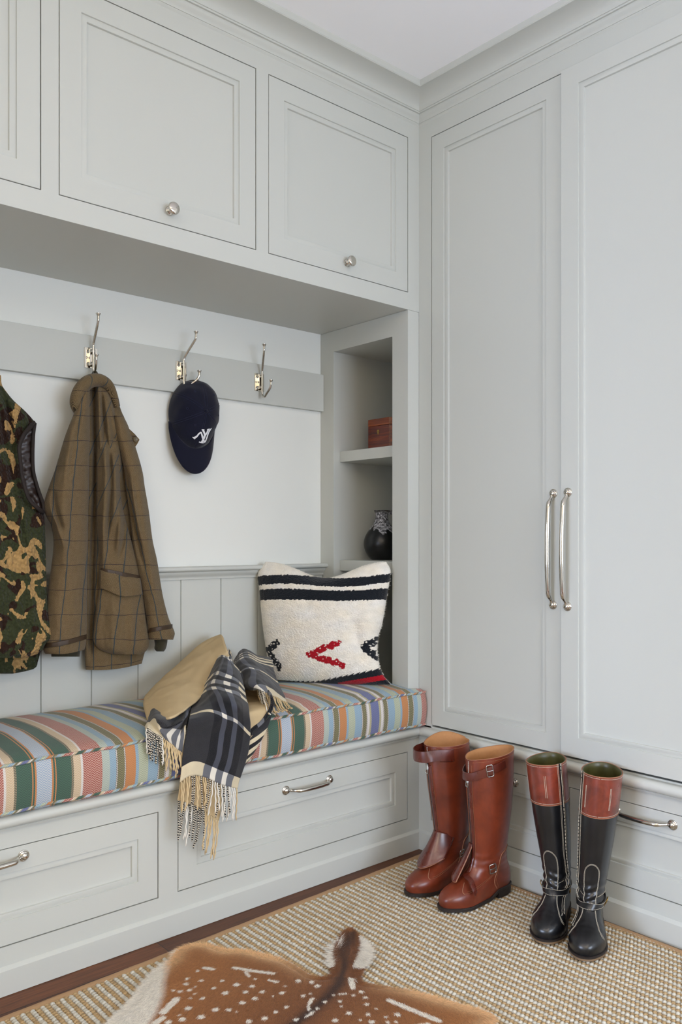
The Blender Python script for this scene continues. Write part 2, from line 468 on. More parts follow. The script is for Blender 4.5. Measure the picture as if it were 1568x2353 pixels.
# ---------------------------------------------------------------- recess back: vertical boards, chair rail, peg rail
m = MB(); zt = 1.012
gx = [-.0592, -.5450-.012, -.7113-.016, -.885]
gx = [-.0592, -.219, -.388, -.556, -.727, -.897, -1.068, -1.239]+[-1.41-.171*i for i in range(20)]
gx = [g for g in gx if g > XE]+[XE]
for a, b_ in zip(gx, gx[1:]):
    g = .0022
    m.add([(a, YB-.004, .46), (a-g, YB-.012, .46), (b_+g, YB-.012, .46), (b_, YB-.004, .46),
           (a, YB-.004, zt), (a-g, YB-.012, zt), (b_+g, YB-.012, zt), (b_, YB-.004, zt)], [(0, 4, 5, 1), (1, 5, 6, 2), (2, 6, 7, 3)])
struct(m.build('trim_2', M['paint'], smooth=0))
cr = [(.012, 1.009), (.0185, 1.010), (.0185, 1.016)] + [(.02+.012*math.sin(R(a)), 1.019+.0002*a) for a in range(0, 91, 15)] + [(.034, 1.038), (.040, 1.040)] + [(.040+.008*math.cos(R(a)), 1.048+.008*math.sin(R(a))) for a in range(-90, 91, 20)] + [(.03, 1.0565), (0, 1.0565)]
m = MB(); m.rings([[(XE, YB-p, z) for p, z in cr], [(XC, YB-p, z) for p, z in cr]], closed=False)
# the rail laps round the edge of the shelf niche
m.rings([[(XC, YB-p, z) for p, z in cr], [(XC+.0001, YB-p, z) for p, z in cr]], closed=True)
struct(m.build('trim_3', M['paint'], smooth=35))
m = MB(); m.box((XE+.0005, YB-.021, 1.684), (XC-.0005, YB-.0005, 1.836))
tag(m.build('hook_rail', M['paint'], smooth=0, bevel=.0015), 'flat grey painted rail board carrying the nickel coat hooks', 'rail')

# added downlights with lit diffusers, out of view
M['lampglow'] = NT('lamp_glow').p(color=(1, 1, 1, 1)); 
_t = M['lampglow'].node_tree.nodes['Principled BSDF']; _t.inputs['Emission Color'].default_value = (1, .9, .78, 1); _t.inputs['Emission Strength'].default_value = 6
for i, (x, y) in enumerate(DOWN):
    d = thing('downlight', ['round recessed ceiling downlight nearest the bench', 'round recessed ceiling downlight nearest the rear window', 'round recessed ceiling downlight nearest the left window'][i], 'light', (x, y, ZC), 'ceiling downlights')
    b = MB(); b.lathe([(.065, 0), (.065, -.004), (.05, -.006), (.045, 0)], (x, y, ZC)); b.build('trim_ring', M['trimwhite'], d)
    b = MB(); b.lathe([(.0, -.001), (.045, -.001), (.045, -.0005), (0, -.0005)], (x, y, ZC)); b.build('diffuser', M['lampglow'], d)
    l = D.lights.new('downlight_lamp', 'AREA'); l.shape = 'DISK'; l.size = .09; l.energy = LW[3]; l.color = (1, .86, .70)
    lo = D.objects.new('downlight_lamp', l); COL.objects.link(lo); lo.location = (x, y, ZC-.008); lo.parent = d; lo.matrix_parent_inverse = parent_world(d).inverted()

# uplighter added behind the camera, unseen, to brighten the ceiling and upper cabinets
UP = (-3.3, -3.3)
t = thing('floor_lamp', 'slim uplighter floor lamp standing near the left window', 'lamp', (UP[0], UP[1], 0))
m = MB(); m.lathe([(0, 0), (.15, 0), (.15, .012), (.14, .02), (.02, .03), (0, .03)], (UP[0], UP[1], .0), n=40); m.build('base', M['nickel'], t)
m = MB(); m.lathe([(0, .02), (.012, .02), (.012, 1.72), (0, 1.72)], (UP[0], UP[1], 0), n=16); m.build('pole', M['nickel'], t)
m = MB(); m.lathe([(0, 1.70), (.03, 1.70), (.12, 1.75), (.19, 1.83), (.20, 1.85), (.194, 1.85), (.115, 1.757), (.03, 1.715), (0, 1.712)], (UP[0], UP[1], 0), n=40); m.build('bowl', M['trimwhite'], t)
l = D.lights.new('uplighter_lamp', 'AREA'); l.shape = 'DISK'; l.size = .32; l.energy = LW[2]; l.color = (1, .84, .58)
lo = D.objects.new('uplighter_lamp', l); COL.objects.link(lo); lo.location = (UP[0], UP[1], 1.84); lo.rotation_euler = (math.pi, 0, 0); lo.parent = t; lo.matrix_parent_inverse = parent_world(t).inverted()
# ================================================================ HARDWARE AND SMALL OBJECTS ON THE WALL
YRAIL = YB-.021
def coat_hook(label, u, v, up_ang, lo_ang, reach=(.05, .05), loc=None):
    c = at(u, v, YRAIL-.0015) if loc is None else Vector(loc)
    root = thing('coat_hook', label, 'hook', c, 'coat hooks on the rail')
    X, Z, O = Vector((1, 0, 0)), Vector((0, 0, 1)), Vector((0, -1, 0))
    m = MB(); m.obox(c, X, O, Z, .0225, .0015, .034); m.build('back_plate', M['nickel'], root, smooth=0, bevel=.0006)
    # raised saddle with two rounded bands that hold the rod
    so = .019
    for dz in (.021, -.021):
        m = MB(); pr = []
        for i in range(17):
            a = i/16
            x = -.0135+.027*a
            y = so*.96*min(1, 1.25*math.sin(math.pi*min(a*1.0, 1)))**.8 if 0 < a < 1 else 0
            pr.append(c+X*x+O*(.001+y)+Z*dz)
        m.tube(pr, 1.0, 10, flat=(.0055, .0011), up=Z)
        m.build('band', M['nickel'], root, smooth=40)
    m = MB()
    for sx in (-.0095, .0095): m.obox(c+X*sx+O*.008, X, O, Z, .0009, .007, .028)
    m.build('bracket', M['nickel'], root, smooth=0, bevel=.0004)
    for sx in (-.0155, .0155):
        m = MB(); m.lathe([(0, -.001), (.0038, -.001), (.0036, .0012), (.0022, .0024), (0, .0027)], c+X*sx+O*.0012, O, 16); m.build('screw', M['nickel'], root)
    def arm(ang, pts, r, cap):
        d = Vector((math.cos(R(ang)), -math.sin(R(ang)), 0))
        p = spline([tuple(c+O*so+d*q+Z*z) for q, z in pts], 46)
        m = MB(); m.tube(p, [r*(.94 if i > 36 else 1) for i in range(46)], 14)
        t = (Vector(p[-1])-Vector(p[-3])).normalized()
        m.lathe([(0, -.002), (r, -.002), (cap*.8, .0025), (cap, .0045), (cap, .0065), (cap*.8, .0075), (0, .0078)], Vector(p[-1])-t*.002, t, 24)
        return m
    ru, rl = reach
    m = arm(up_ang, [(0, -.030), (0, .02), (0, .040), (.006, .052), (ru*.82, .098), (ru*.97, .109), (ru, .120), (ru, .130)], .0044, .0082)
    m.build('upper_arm', M['nickel'], root, smooth=50)
    m = arm(lo_ang, [(0, -.028), (0, -.040), (.003, -.054), (.012, -.060), (.024, -.050), (rl*.85, -.032), (rl, -.016), (rl, -.004)], .0044, .0078)
    m.build('lower_arm', M['nickel'], root, smooth=50)
    return root, c
hk1, c1 = coat_hook('nickel coat hook with the brown tweed jacket hanging from it', 209, 823, 97, 103, (.05, .046))
hk2, c2 = coat_hook('nickel coat hook with the navy baseball cap hanging from it', 416.5, 853, 66, 37, (.052, .055))
hk3, c3 = coat_hook('empty nickel coat hook nearest the shelf niche', 596, 879, 117, 84, (.048, .05))
hk4, c4 = coat_hook('nickel coat hook above the camouflage fleece gilet', 0, 0, 90, 90, (.05, .046), loc=(c1.x-.345, YRAIL-.0015, c1.z))

# ---------------------------------------------------------------- wooden tea caddy on the upper shelf
M['caddy'] = wood_mat('mahogany_veneer', (48, 14, 6), (120, 42, 14), (160, 66, 22), 'y', .25, 1.3)
M['caddyburl'] = wood_mat('burl_veneer', (74, 28, 10), (146, 68, 26), (182, 98, 40), 'y', .22, .5)
bx = .06
a, b_ = atx(846.5, 1000, bx), atx(893.5, 1000, bx)
yl, yr = a.y, b_.y; zb0, zseam, ztop = 1.5156, atx(848, 981, bx).z, atx(848, 965, bx).z
t = thing('wooden_box', 'small dark red wooden box with brass keyhole plate on the upper niche shelf', 'box', (bx+.05, (yl+yr)/2, zb0))
ch, dp = .013, .13
def octo(z0, z1, e=0):
    m = MB(); y0, y1 = yr-ch-.002-e, yl+ch+e
    P = [(bx-e, y1-ch), (bx-e, y0+ch), (bx+ch, y0), (bx+dp-ch, y0), (bx+dp+e, y0+ch), (bx+dp+e, y1-ch), (bx+dp-ch, y1), (bx+ch, y1)]
    m.rings([[(x, y, z0) for x, y in P], [(x, y, z1) for x, y in P]]); return m
octo(zb0, zseam-.0008).build('body', M['caddy'], t, smooth=0, bevel=.0008)
octo(zseam+.0004, ztop, .0002).build('lid', M['caddyburl'], t, smooth=0, bevel=.0012)
kc = atx(869.5, 992.5, bx); m = MB()
pl = [(0, .0100), (.0056, .0055), (.0052, .001), (0, -.0120), (-.0052, .001), (-.0056, .0055)]
m.rings([[(bx-.0002, kc.y+p, kc.z+q) for p, q in pl], [(bx-.001, kc.y+p, kc.z+q) for p, q in pl]])
kp = m.build('keyhole_plate', M['brass'], t, smooth=0)
m = MB(); m.lathe([(0, 0), (.0018, 0), (.0018, .0004), (0, .0004)], (bx-.001, kc.y, kc.z+.0025), (-1, 0, 0), 12); m.box((bx-.0014, kc.y-.0008, kc.z-.0025), (bx-.001, kc.y+.0008, kc.z+.002))
m.build('keyhole', M['dark'], kp, smooth=0)

# ---------------------------------------------------------------- lava-glazed black jug on the lower shelf
def vase_mat():
    t = NT('black_lava_glaze'); co = t.coord(); s = t.sep(co)
    n = t.noise(co, 16, 3, .5); n2 = t.noise(co, 120, 6, .7); n3 = t.noise(t.scale(co, 1, 1, .2), 20, 2)
    edge = t.math('ADD', s[2], t.math('MULTIPLY', t.math('SUBTRACT', n3, .5), .20))
    g = t.math('GREATER_THAN', edge, .108)
    lav = t.ramp(n2, [(.36, lin((30, 30, 33))), (.48, lin((100, 100, 106))), (.60, lin((215, 215, 222)))])
    lav = t.mix(t.ramp(s[2], [(.19, .0), (.2, .8)]), lav, lin((46, 40, 28)))
    return t.p(color=t.mix(g, lin((9, 9, 11)), lav), rough=t.math('MULTIPLY_ADD', g, .25, .3), normal=t.bump(t.math('MULTIPLY', g, n2), .5, .004))
M['vase'] = vase_mat()
vx = .125; vp = atx(878, 1290, vx); vp.z = 1.0708
vz = thing('glazed_jug', 'round black pottery jug with dripping grey lava glaze on the middle niche shelf', 'vase', vp)
prof = [(0, 0), (.040, 0), (.046, .003), (.058, .016), (.069, .036), (.0752, .060), (.0748, .078), (.069, .098), (.058, .118), (.044, .137), (.033, .152), (.0275, .166), (.0258, .178), (.0268, .189), (.0300, .198), (.0330, .2025), (.0322, .2050), (.029, .2045), (.0235, .19), (.0225, .175), (.026, .16), (.05, .12), (0, .05)]
pr = spline([(r, h, 0) for r, h in prof[:16]], 60)
m = MB(); m.lathe([(p[0], p[1]) for p in pr]+prof[16:], (0, 0, 0), (0, 0, 1), 56)
o = m.build('body', M['vase'], None, smooth=80); o.location = vp; o.parent = vz; o.matrix_parent_inverse = parent_world(vz).inverted()
m = MB(); hd = Vector((.75, -.66, 0)).normalized()
m.tube(spline([hd*.027+Vector((0, 0, .192)), hd*.048+Vector((0, 0, .196)), hd*.064+Vector((0, 0, .178)), hd*.064+Vector((0, 0, .15)), hd*.055+Vector((0, 0, .122))], 30), .0055, 12, flat=(1.5, .8))
o = m.build('handle', M['vase'], None, smooth=80); o.location = vp; o.parent = vz; o.matrix_parent_inverse = parent_world(vz).inverted()

# ---------------------------------------------------------------- navy baseball cap
def cloth_mat(name, c, c2=None, scale=900, bump=.25, rough=.9, sheen=.2):
    t = NT(name); co = t.coord(); n = t.noise(co, 14, 4, .6); s = t.sep(co)
    w = t.n('TexWave', bands_direction='DIAGONAL', ins={'Vector': co, 'Scale': scale/6.0, 'Distortion': 1.0, 'Detail': 1}).outputs[1]
    c2 = c2 or tuple(int(x*1.5+6) for x in c)
    return t.p(color=t.mix(n, lin(c), lin(c2)), rough=rough, normal=t.bump(w, bump, .0006), sheen=sheen, spec=.2)
M['navy'] = cloth_mat('washed_navy_cotton', (9, 10, 26), (21, 23, 44), 1500, .25)
M['navyseam'] = plain('navy_thread', (36, 40, 66), .9)
M['navyd'] = plain('dark_cap_lining', (12, 12, 18), .9)
M['embroid'] = plain('white_embroidery', (238, 238, 242), .7, bump=.3, scale=2500)
M['leatherd'] = plain('dark_brown_strap', (62, 44, 28), .6)
btn = at(475, 945, .390)
CC = Vector((btn.x, 0, btn.z))                 # axis of the crown
cp = thing('baseball_cap', 'navy baseball cap with white NY emblem hanging brim down from the middle hook', 'cap', (CC.x, .45, CC.z))
tilt = R(5)
FX = Vector((-math.sin(tilt), 0, -math.cos(tilt)))    # towards the brim
SY = Vector((math.cos(tilt), 0, -math.sin(tilt)))     # towards the right of the photo
AX = Vector((0, -1, 0))
yw = YB-.016
AF, AB, BW, HC = .128, .128, .098, .098
def rimrad(phi):
    c, s = math.cos(phi), math.sin(phi); a = AF if c > 0 else AB
    return 1/math.sqrt((c/a)**2+(s/BW)**2)
def dome(phi, psi, off=0):
    """phi 0 = brim side, psi 0 = opening, 90deg = button"""
    r = rimrad(phi)*math.cos(psi)**(.82+.55*max(0, math.cos(phi))**1.5); h = HC*math.sin(psi)
    # soft collapses of the unstructured cotton
    r *= 1+.035*math.sin(3*phi+1)*math.sin(2*psi)+.02*math.sin(5*phi+.4)*math.sin(3*psi)
    r *= 1+.012*math.sin(7*phi+9*psi)*math.sin(2*psi)+.010*math.sin(11*phi-6*psi+2)*math.sin(2*psi)
    h *= 1-.10*math.exp(-((phi-math.pi)/.8)**2)*math.sin(2*psi)-.10*math.exp(-((phi+math.pi)/.8)**2)*math.sin(2*psi)
    h += .012*(1-math.sin(psi))*sstep(.3, 1, abs(math.cos(phi)))   # opening edge lifts off the wall at front and strap
    k = 6; sd = abs(((phi/(2*math.pi)*k+.5) % 1)-.5)          # panel seams
    dent = -.0012*math.exp(-(sd*rimrad(phi)*2*math.cos(psi)/k*18)**2)
    e = off+dent
    n = (FX*math.cos(phi)*math.cos(psi)+SY*math.sin(phi)*math.cos(psi)+AX*math.sin(psi))
    return Vector((CC.x, yw, CC.z))+FX*(r*math.cos(phi))+SY*(r*math.sin(phi))+AX*h+n*e
def domeshell(off, name, mat, psi0=0.0):
    m = MB(); rr = []
    for i in range(40):
        psi = psi0+(R(89)-psi0)*(i/39)
        rr.append([dome(-math.pi+2*math.pi*j/120, psi, off) for j in range(120)])
    # strap opening at the back: leave out the lowest rows there
    n = 120; vs = [p for r in rr for p in r]; fs = []
    for i in range(39):
        for j in range(n):
            ph = -180+360*(j+.5)/n
            lim = R(24)*math.sqrt(max(0, 1-((180-abs(ph))/26)**2))
            if R(89)*(i+.5)/39 < lim: continue
            fs.append((i*n+j, i*n+(j+1) % n, (i+1)*n+(j+1) % n, (i+1)*n+j)[::-1])
    fs.append(tuple(39*n+j for j in range(n))[::-1])
    m.add(vs, fs); return m.build(name, mat, cp, smooth=60)
_k = domeshell(0, 'crown', M['navy']).modifiers.new('s', 'SOLIDIFY'); _k.thickness = .0016; _k.offset = 1
m = MB(); m.lathe([(0, -.002), (.0078, -.002), (.0076, .0022), (.005, .0042), (0, .0048)], dome(0, R(90)), AX, 24); m.build('button', M['navy'], cp)
for ph in (30, 90, 150, -30, -90, -150):
    m = MB(); p0 = dome(R(ph), R(52), .0008); q = dome(R(ph), R(52), .01); ax = (q-p0).normalized()
    u_ = ax.orthogonal().normalized(); w_ = ax.cross(u_)
    m.tube([p0+u_*(.0032*math.cos(a))+w_*(.0032*math.sin(a)) for a in [2*math.pi*i/16 for i in range(17)]], .0008, 6); m.build('eyelet', M['navyseam'], cp)
for ph in (0, 60, 120, -60, -120, 180):
    for dd in (-.035, .035):
        m = MB(); m.tube([dome(R(ph)+dd/max(.2, math.cos(R(s_))), R(s_), .0010) for s_ in range(4 if abs(ph) < 170 else 36, 86, 3)], .0006, 5)
        m.build('seam', M['navyseam'], cp)
# brim
m = MB(); rows = []
NB = 41
for k in range(NB):
    a = R(-64)+R(136)*k/(NB-1)
    row = []
    for i in range(15):
        s = i/14
        base = dome(a, 0, .0)+AX*.002
        ext = .094*max(0, math.cos((a-R(4))*90/68))**.6
        p = base+FX*(ext*s)+SY*(math.sin(a)*.006*s)
        # brim bows: the middle stands off the wall, the sides curl back to it
        p += AX*((.020+.016*s)*math.cos(a*.9)**1.5-.012*s)
        row.append(p)
    rows.append(row)
m.rings(rows, closed=False)
o = m.build('brim', M['navy'], cp, smooth=60); sm = o.modifiers.new('s', 'SOLIDIFY'); sm.thickness = .0035; sm.offset = 0
# strap at the back, carried by the hook
m = MB(); pts = [dome(math.pi+R(a), .03)+AX*(.002)+FX*.004 for a in range(-32, 33, 4)]
m.tube(pts, 1.0, 8, flat=(.0085, .0012), up=AX); m.build('strap', M['leatherd'], cp)
# emblem: interlocked N and Y stitched on the front panels
EMW = .070
def emb(s, t_, off):
    psi = R(42)+t_/.125; phi = s/(.098*math.cos(psi)**.8)+R(7)
    return dome(phi, psi, off)
def stroke(pts, w):
    """ribbon with widths along a path in emblem coordinates (units of emblem height)"""
    P = spline([(x, y, 0) for x, y in pts], 26); L = []; Rr = []
    for i, p in enumerate(P):
        q = P[min(i+1, 25)]-P[max(i-1, 0)]; q /= np.linalg.norm(q); nn = np.array((-q[1], q[0], 0)); ww = np.interp(i/25, [0, .5, 1], w)/2*.78
        L.append(p+nn*ww); Rr.append(p-nn*ww)
    return L, Rr
m = MB()
ST = [([(-.52, -.42), (-.40, -.12), (-.33, .18), (-.22, .40)], (.16, .11, .10)), ([(-.22, .40), (-.05, .05), (.10, -.28), (.22, -.50)], (.12, .17, .12)),
      ([(.22, -.50), (.27, -.1), (.36, .30), (.52, .46)], (.10, .11, .15)), ([(-.62, -.40), (-.44, -.42)], (.1, .1, .1)),
      ([(-.12, .58), (.02, .36), (.10, .12), (.06, -.16), (.02, -.48)], (.17, .15, .14)), ([(.10, .10), (.22, .34), (.30, .54)], (.12, .12, .16)),
      ([(-.14, -.54), (.16, -.54)], (.1, .1, .1)), ([(-.22, .60), (-.02, .60)], (.09, .09, .09)), ([(.22, .58), (.42, .57)], (.09, .09, .09)), ([(.40, .42), (.62, .50)], (.12, .12, .1))]
for pts, w in ST:
    L, Rr = stroke(pts, w)
    S = EMW*.62
    E = 1.22
    rr = [[emb(l[0]*S*E, l[1]*S, .0008), emb(l[0]*S*E, l[1]*S, .0026), emb(r[0]*S*E, r[1]*S, .0026), emb(r[0]*S*E, r[1]*S, .0008)] for l, r in zip(L, Rr)]
    m.rings(rr)
tag(m.build('emblem', M['embroid'], cp, smooth=30), 'white stitched interlocked N and Y')

# ================================================================ BENCH CUSHION
def stripe_mat(name='striped_cushion_fabric', piping=False):
    t = NT(name); co = t.coord('UV'); s = t.sep(co); x, y = s[0], s[1]
    H = .3903
    if piping:
        # bias-cut strip: stripes run past quickly and slanted
        xx = t.math('MULTIPLY_ADD', x, 2.3, t.math('MULTIPLY', y, 3.0))
    else: xx = x
    d = t.math('PINGPONG', t.math('ADD', xx, .2707), H)
    f = t.math('DIVIDE', d, H)
    c = {'vio': (112, 118, 158), 'olv': (168, 160, 122), 'whi': (214, 206, 200), 'bk': (62, 54, 46), 'lad': (140, 134, 92), 'lbl': (134, 162, 180), 'pgr': (164, 174, 150),
         'ora': (200, 136, 84), 'pal': (166, 178, 170), 'red': (156, 66, 58), 'crm': (204, 178, 144), 'spk': (150, 138, 112), 'grn': (60, 98, 80), 'blw': (152, 172, 196)}
    seq = [(0, 'vio'), (.0185, 'olv'), (.0275, 'whi'), (.0385, 'bk'), (.0402, 'whi'), (.0416, 'bk'), (.0434, 'lad'), (.0606, 'bk'), (.0624, 'whi'), (.0640, 'bk'), (.0655, 'lbl'), (.096, 'pgr'), (.1235, 'lbl'),
           (.134, 'ora'), (.1635, 'bk'), (.1650, 'whi'), (.1664, 'bk'), (.1682, 'lad'), (.1880, 'bk'), (.1897, 'whi'), (.1912, 'bk'), (.1928, 'lbl'), (.211, 'pal'), (.233, 'red'), (.2862, 'whi'), (.2925, 'crm'), (.3125, 'spk'), (.3185, 'grn'),
           (.3575, 'ora'), (.3612, 'grn'), (.3655, 'ora'), (.3692, 'blw')]
    base = t.ramp(f, [(p/H, lin(c[k])) for p, k in seq], 'CONSTANT')
    second = {'vio': (84, 92, 146), 'olv': (200, 194, 160), 'whi': (236, 230, 224), 'bk': (216, 206, 196), 'lad': (62, 54, 46), 'lbl': (160, 186, 204), 'pgr': (206, 206, 178), 'ora': (186, 116, 60), 'pal': (200, 206, 190),
              'red': (222, 190, 172), 'crm': (224, 206, 178), 'spk': (50, 48, 44), 'grn': (38, 66, 58), 'blw': (216, 214, 208)}
    over = t.ramp(f, [(p/H, lin(second[k])) for p, k in seq], 'CONSTANT')
    # woven figure: fine zig-zag rows
    zig = t.math('PINGPONG', x, .0065)
    w = t.math('SINE', t.math('MULTIPLY', t.math('ADD', y, t.math('MULTIPLY', zig, 1.0)), 2*math.pi/.0062))
    n = t.noise(co, 420, 3, .6)
    msk = t.ramp(t.math('ADD', t.math('MULTIPLY', w, .5), n), [(.46, 0), (.64, .72)])
    col = t.mix(msk, base, over)
    fine = t.math('SINE', t.math('MULTIPLY', x, 2*math.pi/.0016))
    return t.p(color=t.mix(.18, col, lin((124, 124, 118))), rough=.9, spec=.15, sheen=.15, normal=t.bump(t.math('ADD', msk, t.math('MULTIPLY', n, 1.2)), .35, .0009))
M['stripe'] = stripe_mat(); M['piping'] = stripe_mat('striped_piping_fabric', True)
cu = thing('bench_cushion', 'long box cushion in multicoloured stripes lying on the storage bench', 'cushion', (-1.5, .23, .46))
CX0 = -2.105
def cxend(y): return -.0655+(.0655-.0085)*(1-sstep(-.022, -.004, y))
sec = []
for i in range(8): sec.append((.488-.51*i/7, .4615))
sec += [(-.030, .463), (-.036, .468), (-.0385, .474)]
for i in range(1, 16):
    s_ = i/16; sec.append((-.0385-.010*math.sin(math.pi*s_)**.7, .474+.116*s_))
sec += [(-.0385, .590), (-.0355, .5945)]
for i in range(1, 34):
    s_ = i/34; sec.append((-.0355+.523*s_, .5945+.026*math.sin(math.pi*(.05+.92*s_))**.65-.012*(1-s_)*math.exp(-s_*40)))
sec += [(.4875, .598), (.4905, .590), (.4905, .48)]
cyc, czc = .22, .53
def cush_ring(x_t, shrink):
    return [(CX0+(cxend(y)-shrink*.9-CX0)*x_t+0*z, y, z) for y, z in sec]
NX = 150; rr = []
for i in range(NX+1):
    tt = i/NX
    wob = .0022*math.sin(tt*43)+.0014*math.sin(tt*100+1)
    rr.append([(CX0+(cxend(y)-CX0)*tt, y+(wob*.6 if y < 0 else 0), z+(wob+.004*noise.noise((tt*14, y*7, 3)) if z > .592 and .0 < y < .46 else 0)) for y, z in sec])
def shrink(ring, k, dx):
    return [(x+dx, y+(cyc-y)*min(1, k/abs(cyc-y)) if abs(cyc-y) > .02 else y, z+(czc-z)*k/.075*.6) for x, y, z in ring]
last = rr[-1]
rr[-1] = shrink(last, .002, 0); rr.append(shrink(last, .010, .006))
rr.append(shrink(last, .03, .0075))
m = MB()
arc_s = [0.]
for a, b_ in zip(sec, sec[1:]): arc_s.append(arc_s[-1]+math.hypot(b_[0]-a[0], b_[1]-a[1]))
arc_s.append(arc_s[-1]+.02)
m.rings(rr, closed=True, uvs=lambda u_, v_, i, j: (rr[i][j % len(sec)][0], arc_s[j]))
m.build('cover', M['stripe'], cu, smooth=60)
for (yy, zz, nm) in ((-.0395, .592, 0), (-.0385, .4725, 1)):
    m = MB(); P = []
    for i in range(200):
        tt = i/199; wob = .0022*math.sin(tt*43)+.0014*math.sin(tt*100+1)
        P.append((CX0+(-.009-CX0)*tt, yy+wob*.6, zz+wob*.5))
    n = 10; rad = .0042
    ring = [[(p[0], p[1]+rad*math.cos(2*math.pi*k/n), p[2]+rad*math.sin(2*math.pi*k/n)) for k in range(n)] for p in P]
    m.rings(ring, uvs=lambda u_, v_, i, j: (P[i][0], v_*.026)); m.build('piping', M['piping'], cu, smooth=80)
# ================================================================ GARMENTS
PXM = 1.57e-3
class Loft:
    """flattened tube of cloth hanging in front of the wall; rows (v, u_left, u_right, y_mid, thickness)"""
    def __init__(s, rows, folds=(), pw=.52, back=.25, skew=0., n=64, m=90, nz=0., seed=0, uc=None, hem=None):
        s.rows = sorted(rows); s.vs = [r[0] for r in s.rows]; s.folds = folds; s.pw = pw; s.back = back; s.skew = skew; s.n, s.m, s.nz, s.seed, s.uc, s.hem = n, m, nz, seed, uc, hem
    def row(s, v): return pchip(s.vs, [r[1:] for r in s.rows], v)
    def front(s, t, v, off=0.):
        uL, uR, y, th = s.row(v); u = uL+(uR-uL)*t
        d = th*max(math.sin(math.pi*t), 0)**s.pw
        edge = min(1, 6*min(t, 1-t))
        for pl, w, dep in s.folds:
            if pl[0][0]-25 <= v <= pl[-1][0]+25:
                uc = float(pchip([p[0] for p in pl], [p[1] for p in pl], v)); fade = sstep(pl[0][0]-25, pl[0][0]+25, v)*(1-sstep(pl[-1][0]-25, pl[-1][0]+25, v))
                d += 1.35*dep*math.exp(-((u-uc)/w)**2)*fade*edge
        if s.nz: d += s.nz*edge*noise.noise((u*.045+s.seed, v*.02, 1.7))+s.nz*.5*edge*noise.noise((u*.11+s.seed, v*.06, 4.1))
        return at(u, v+s.dv(t, v), y-max(d, .0015)-off)
    def dv(s, t, v):
        if s.hem is None: return 0.
        return s.hem(t)*max(0, (v-s.vs[0])/(s.vs[-1]-s.vs[0]))**7
    def at_px(s, u, v, off=0.):
        uL, uR, y, th = s.row(v); return s.front(min(max((u-uL)/(uR-uL), 0), 1), v, off)
    def mesh(s, hem=True):
        m = MB(); rr = []; v0, v1 = s.vs[0], s.vs[-1]; n = s.n; nb = n//2
        for i in range(s.m+1):
            v = v0+(v1-v0)*i/s.m; uL, uR, y, th = s.row(v); r = [s.front(j/n, v) for j in range(n+1)]
            for j in range(1, nb):
                t = 1-j/nb; r.append(at(uL+(uR-uL)*t, v+s.dv(t, v), y+th*s.back*math.sin(math.pi*t)))
            rr.append(r)
        N = len(rr[0])
        def uv(_u, _v, i, j):
            v = v0+(v1-v0)*i/s.m; uL, uR, y, th = s.row(v); t = j/n if j <= n else 2-(j-n)/nb
            c = uL if s.uc is None else s.uc
            return (((uL-c)+(uR-uL)*t*1.06)*PXM*1.12+(s.skew(v) if callable(s.skew) else s.skew*(v-v0))*PXM, v*PXM)
        m.rings(rr, uvs=uv, cap0=True, cap1=False, flip=True)
        if hem:   # turned-in hem
            last = rr[-1]; c = sum((Vector(p) for p in last), Vector())/N
            inn = [[Vector(p)+(c-Vector(p))*.10+Vector((0, 0, .004)) for p in last], [Vector(p)+(c-Vector(p))*.15+Vector((0, 0, .05)) for p in last]]
            m.rings([last]+inn, uvs=lambda a, b, i, j: (j*.004, 2.4+i*.01), cap0=False, cap1=True, flip=True)
        return m
def ribbon(mb, pts, nrm, w, th=.0016):
    """flat band along pts, facing nrm"""
    mb.tube(pts, 1.0, 8, flat=(w/2, th), up=None if nrm is None else nrm); return mb

def tweed_mat():
    t = NT('brown_check_tweed'); co = t.coord('UV'); s = t.sep(co); u, v = s[0], s[1]
    tw = t.math('SINE', t.math('MULTIPLY', t.math('ADD', u, v), 2*math.pi/.0040))
    n = t.noise(co, 520, 3, .8); n2 = t.noise(co, 60, 3, .6)
    c = t.mix(t.ramp(t.math('ADD', t.math('MULTIPLY', tw, .20), n), [(.28, 0), (.74, 1)]), lin((42, 36, 26)), lin((148, 126, 92)))
    c = t.mix(t.ramp(n2, [(.4, 0), (.7, .35)]), c, lin((92, 74, 46)))
    def line(x, per, off, wd):
        f = t.math('PINGPONG', t.math('ADD', x, off), per/2); return t.math('LESS_THAN', f, wd/2)
    dash = t.math('GREATER_THAN', tw, -.55)
    wv = t.math('MULTIPLY', t.math('SUBTRACT', t.noise(co, 9, 2), .5), .022)
    lv = t.math('MULTIPLY', line(t.math('ADD', u, wv), .082, .012, .0044), dash); lh = t.math('MULTIPLY', line(t.math('ADD', v, wv), .0895, .02, .0026), dash)
    c = t.mix(t.math('MULTIPLY', lh, .8), c, lin((40, 32, 46))); c = t.mix(t.math('MULTIPLY', lv, .85), c, lin((26, 62, 78)))
    return t.p(color=c, rough=.95, spec=.1, sheen=.12, normal=t.bump(t.math('ADD', tw, n), .35, .0010))
M['tweed'] = tweed_mat()
M['trimleather'] = plain('dark_brown_leather_trim', (58, 42, 26), .55, bump=.2, scale=700)
M['rib'] = cloth_mat('olive_rib_knit', (40, 38, 26), (58, 54, 38), 1200, .3)
ja = thing('tweed_jacket', 'brown checked tweed jacket hanging from the left hook above the bench', 'jacket', (c1.x, .44, 1.2))
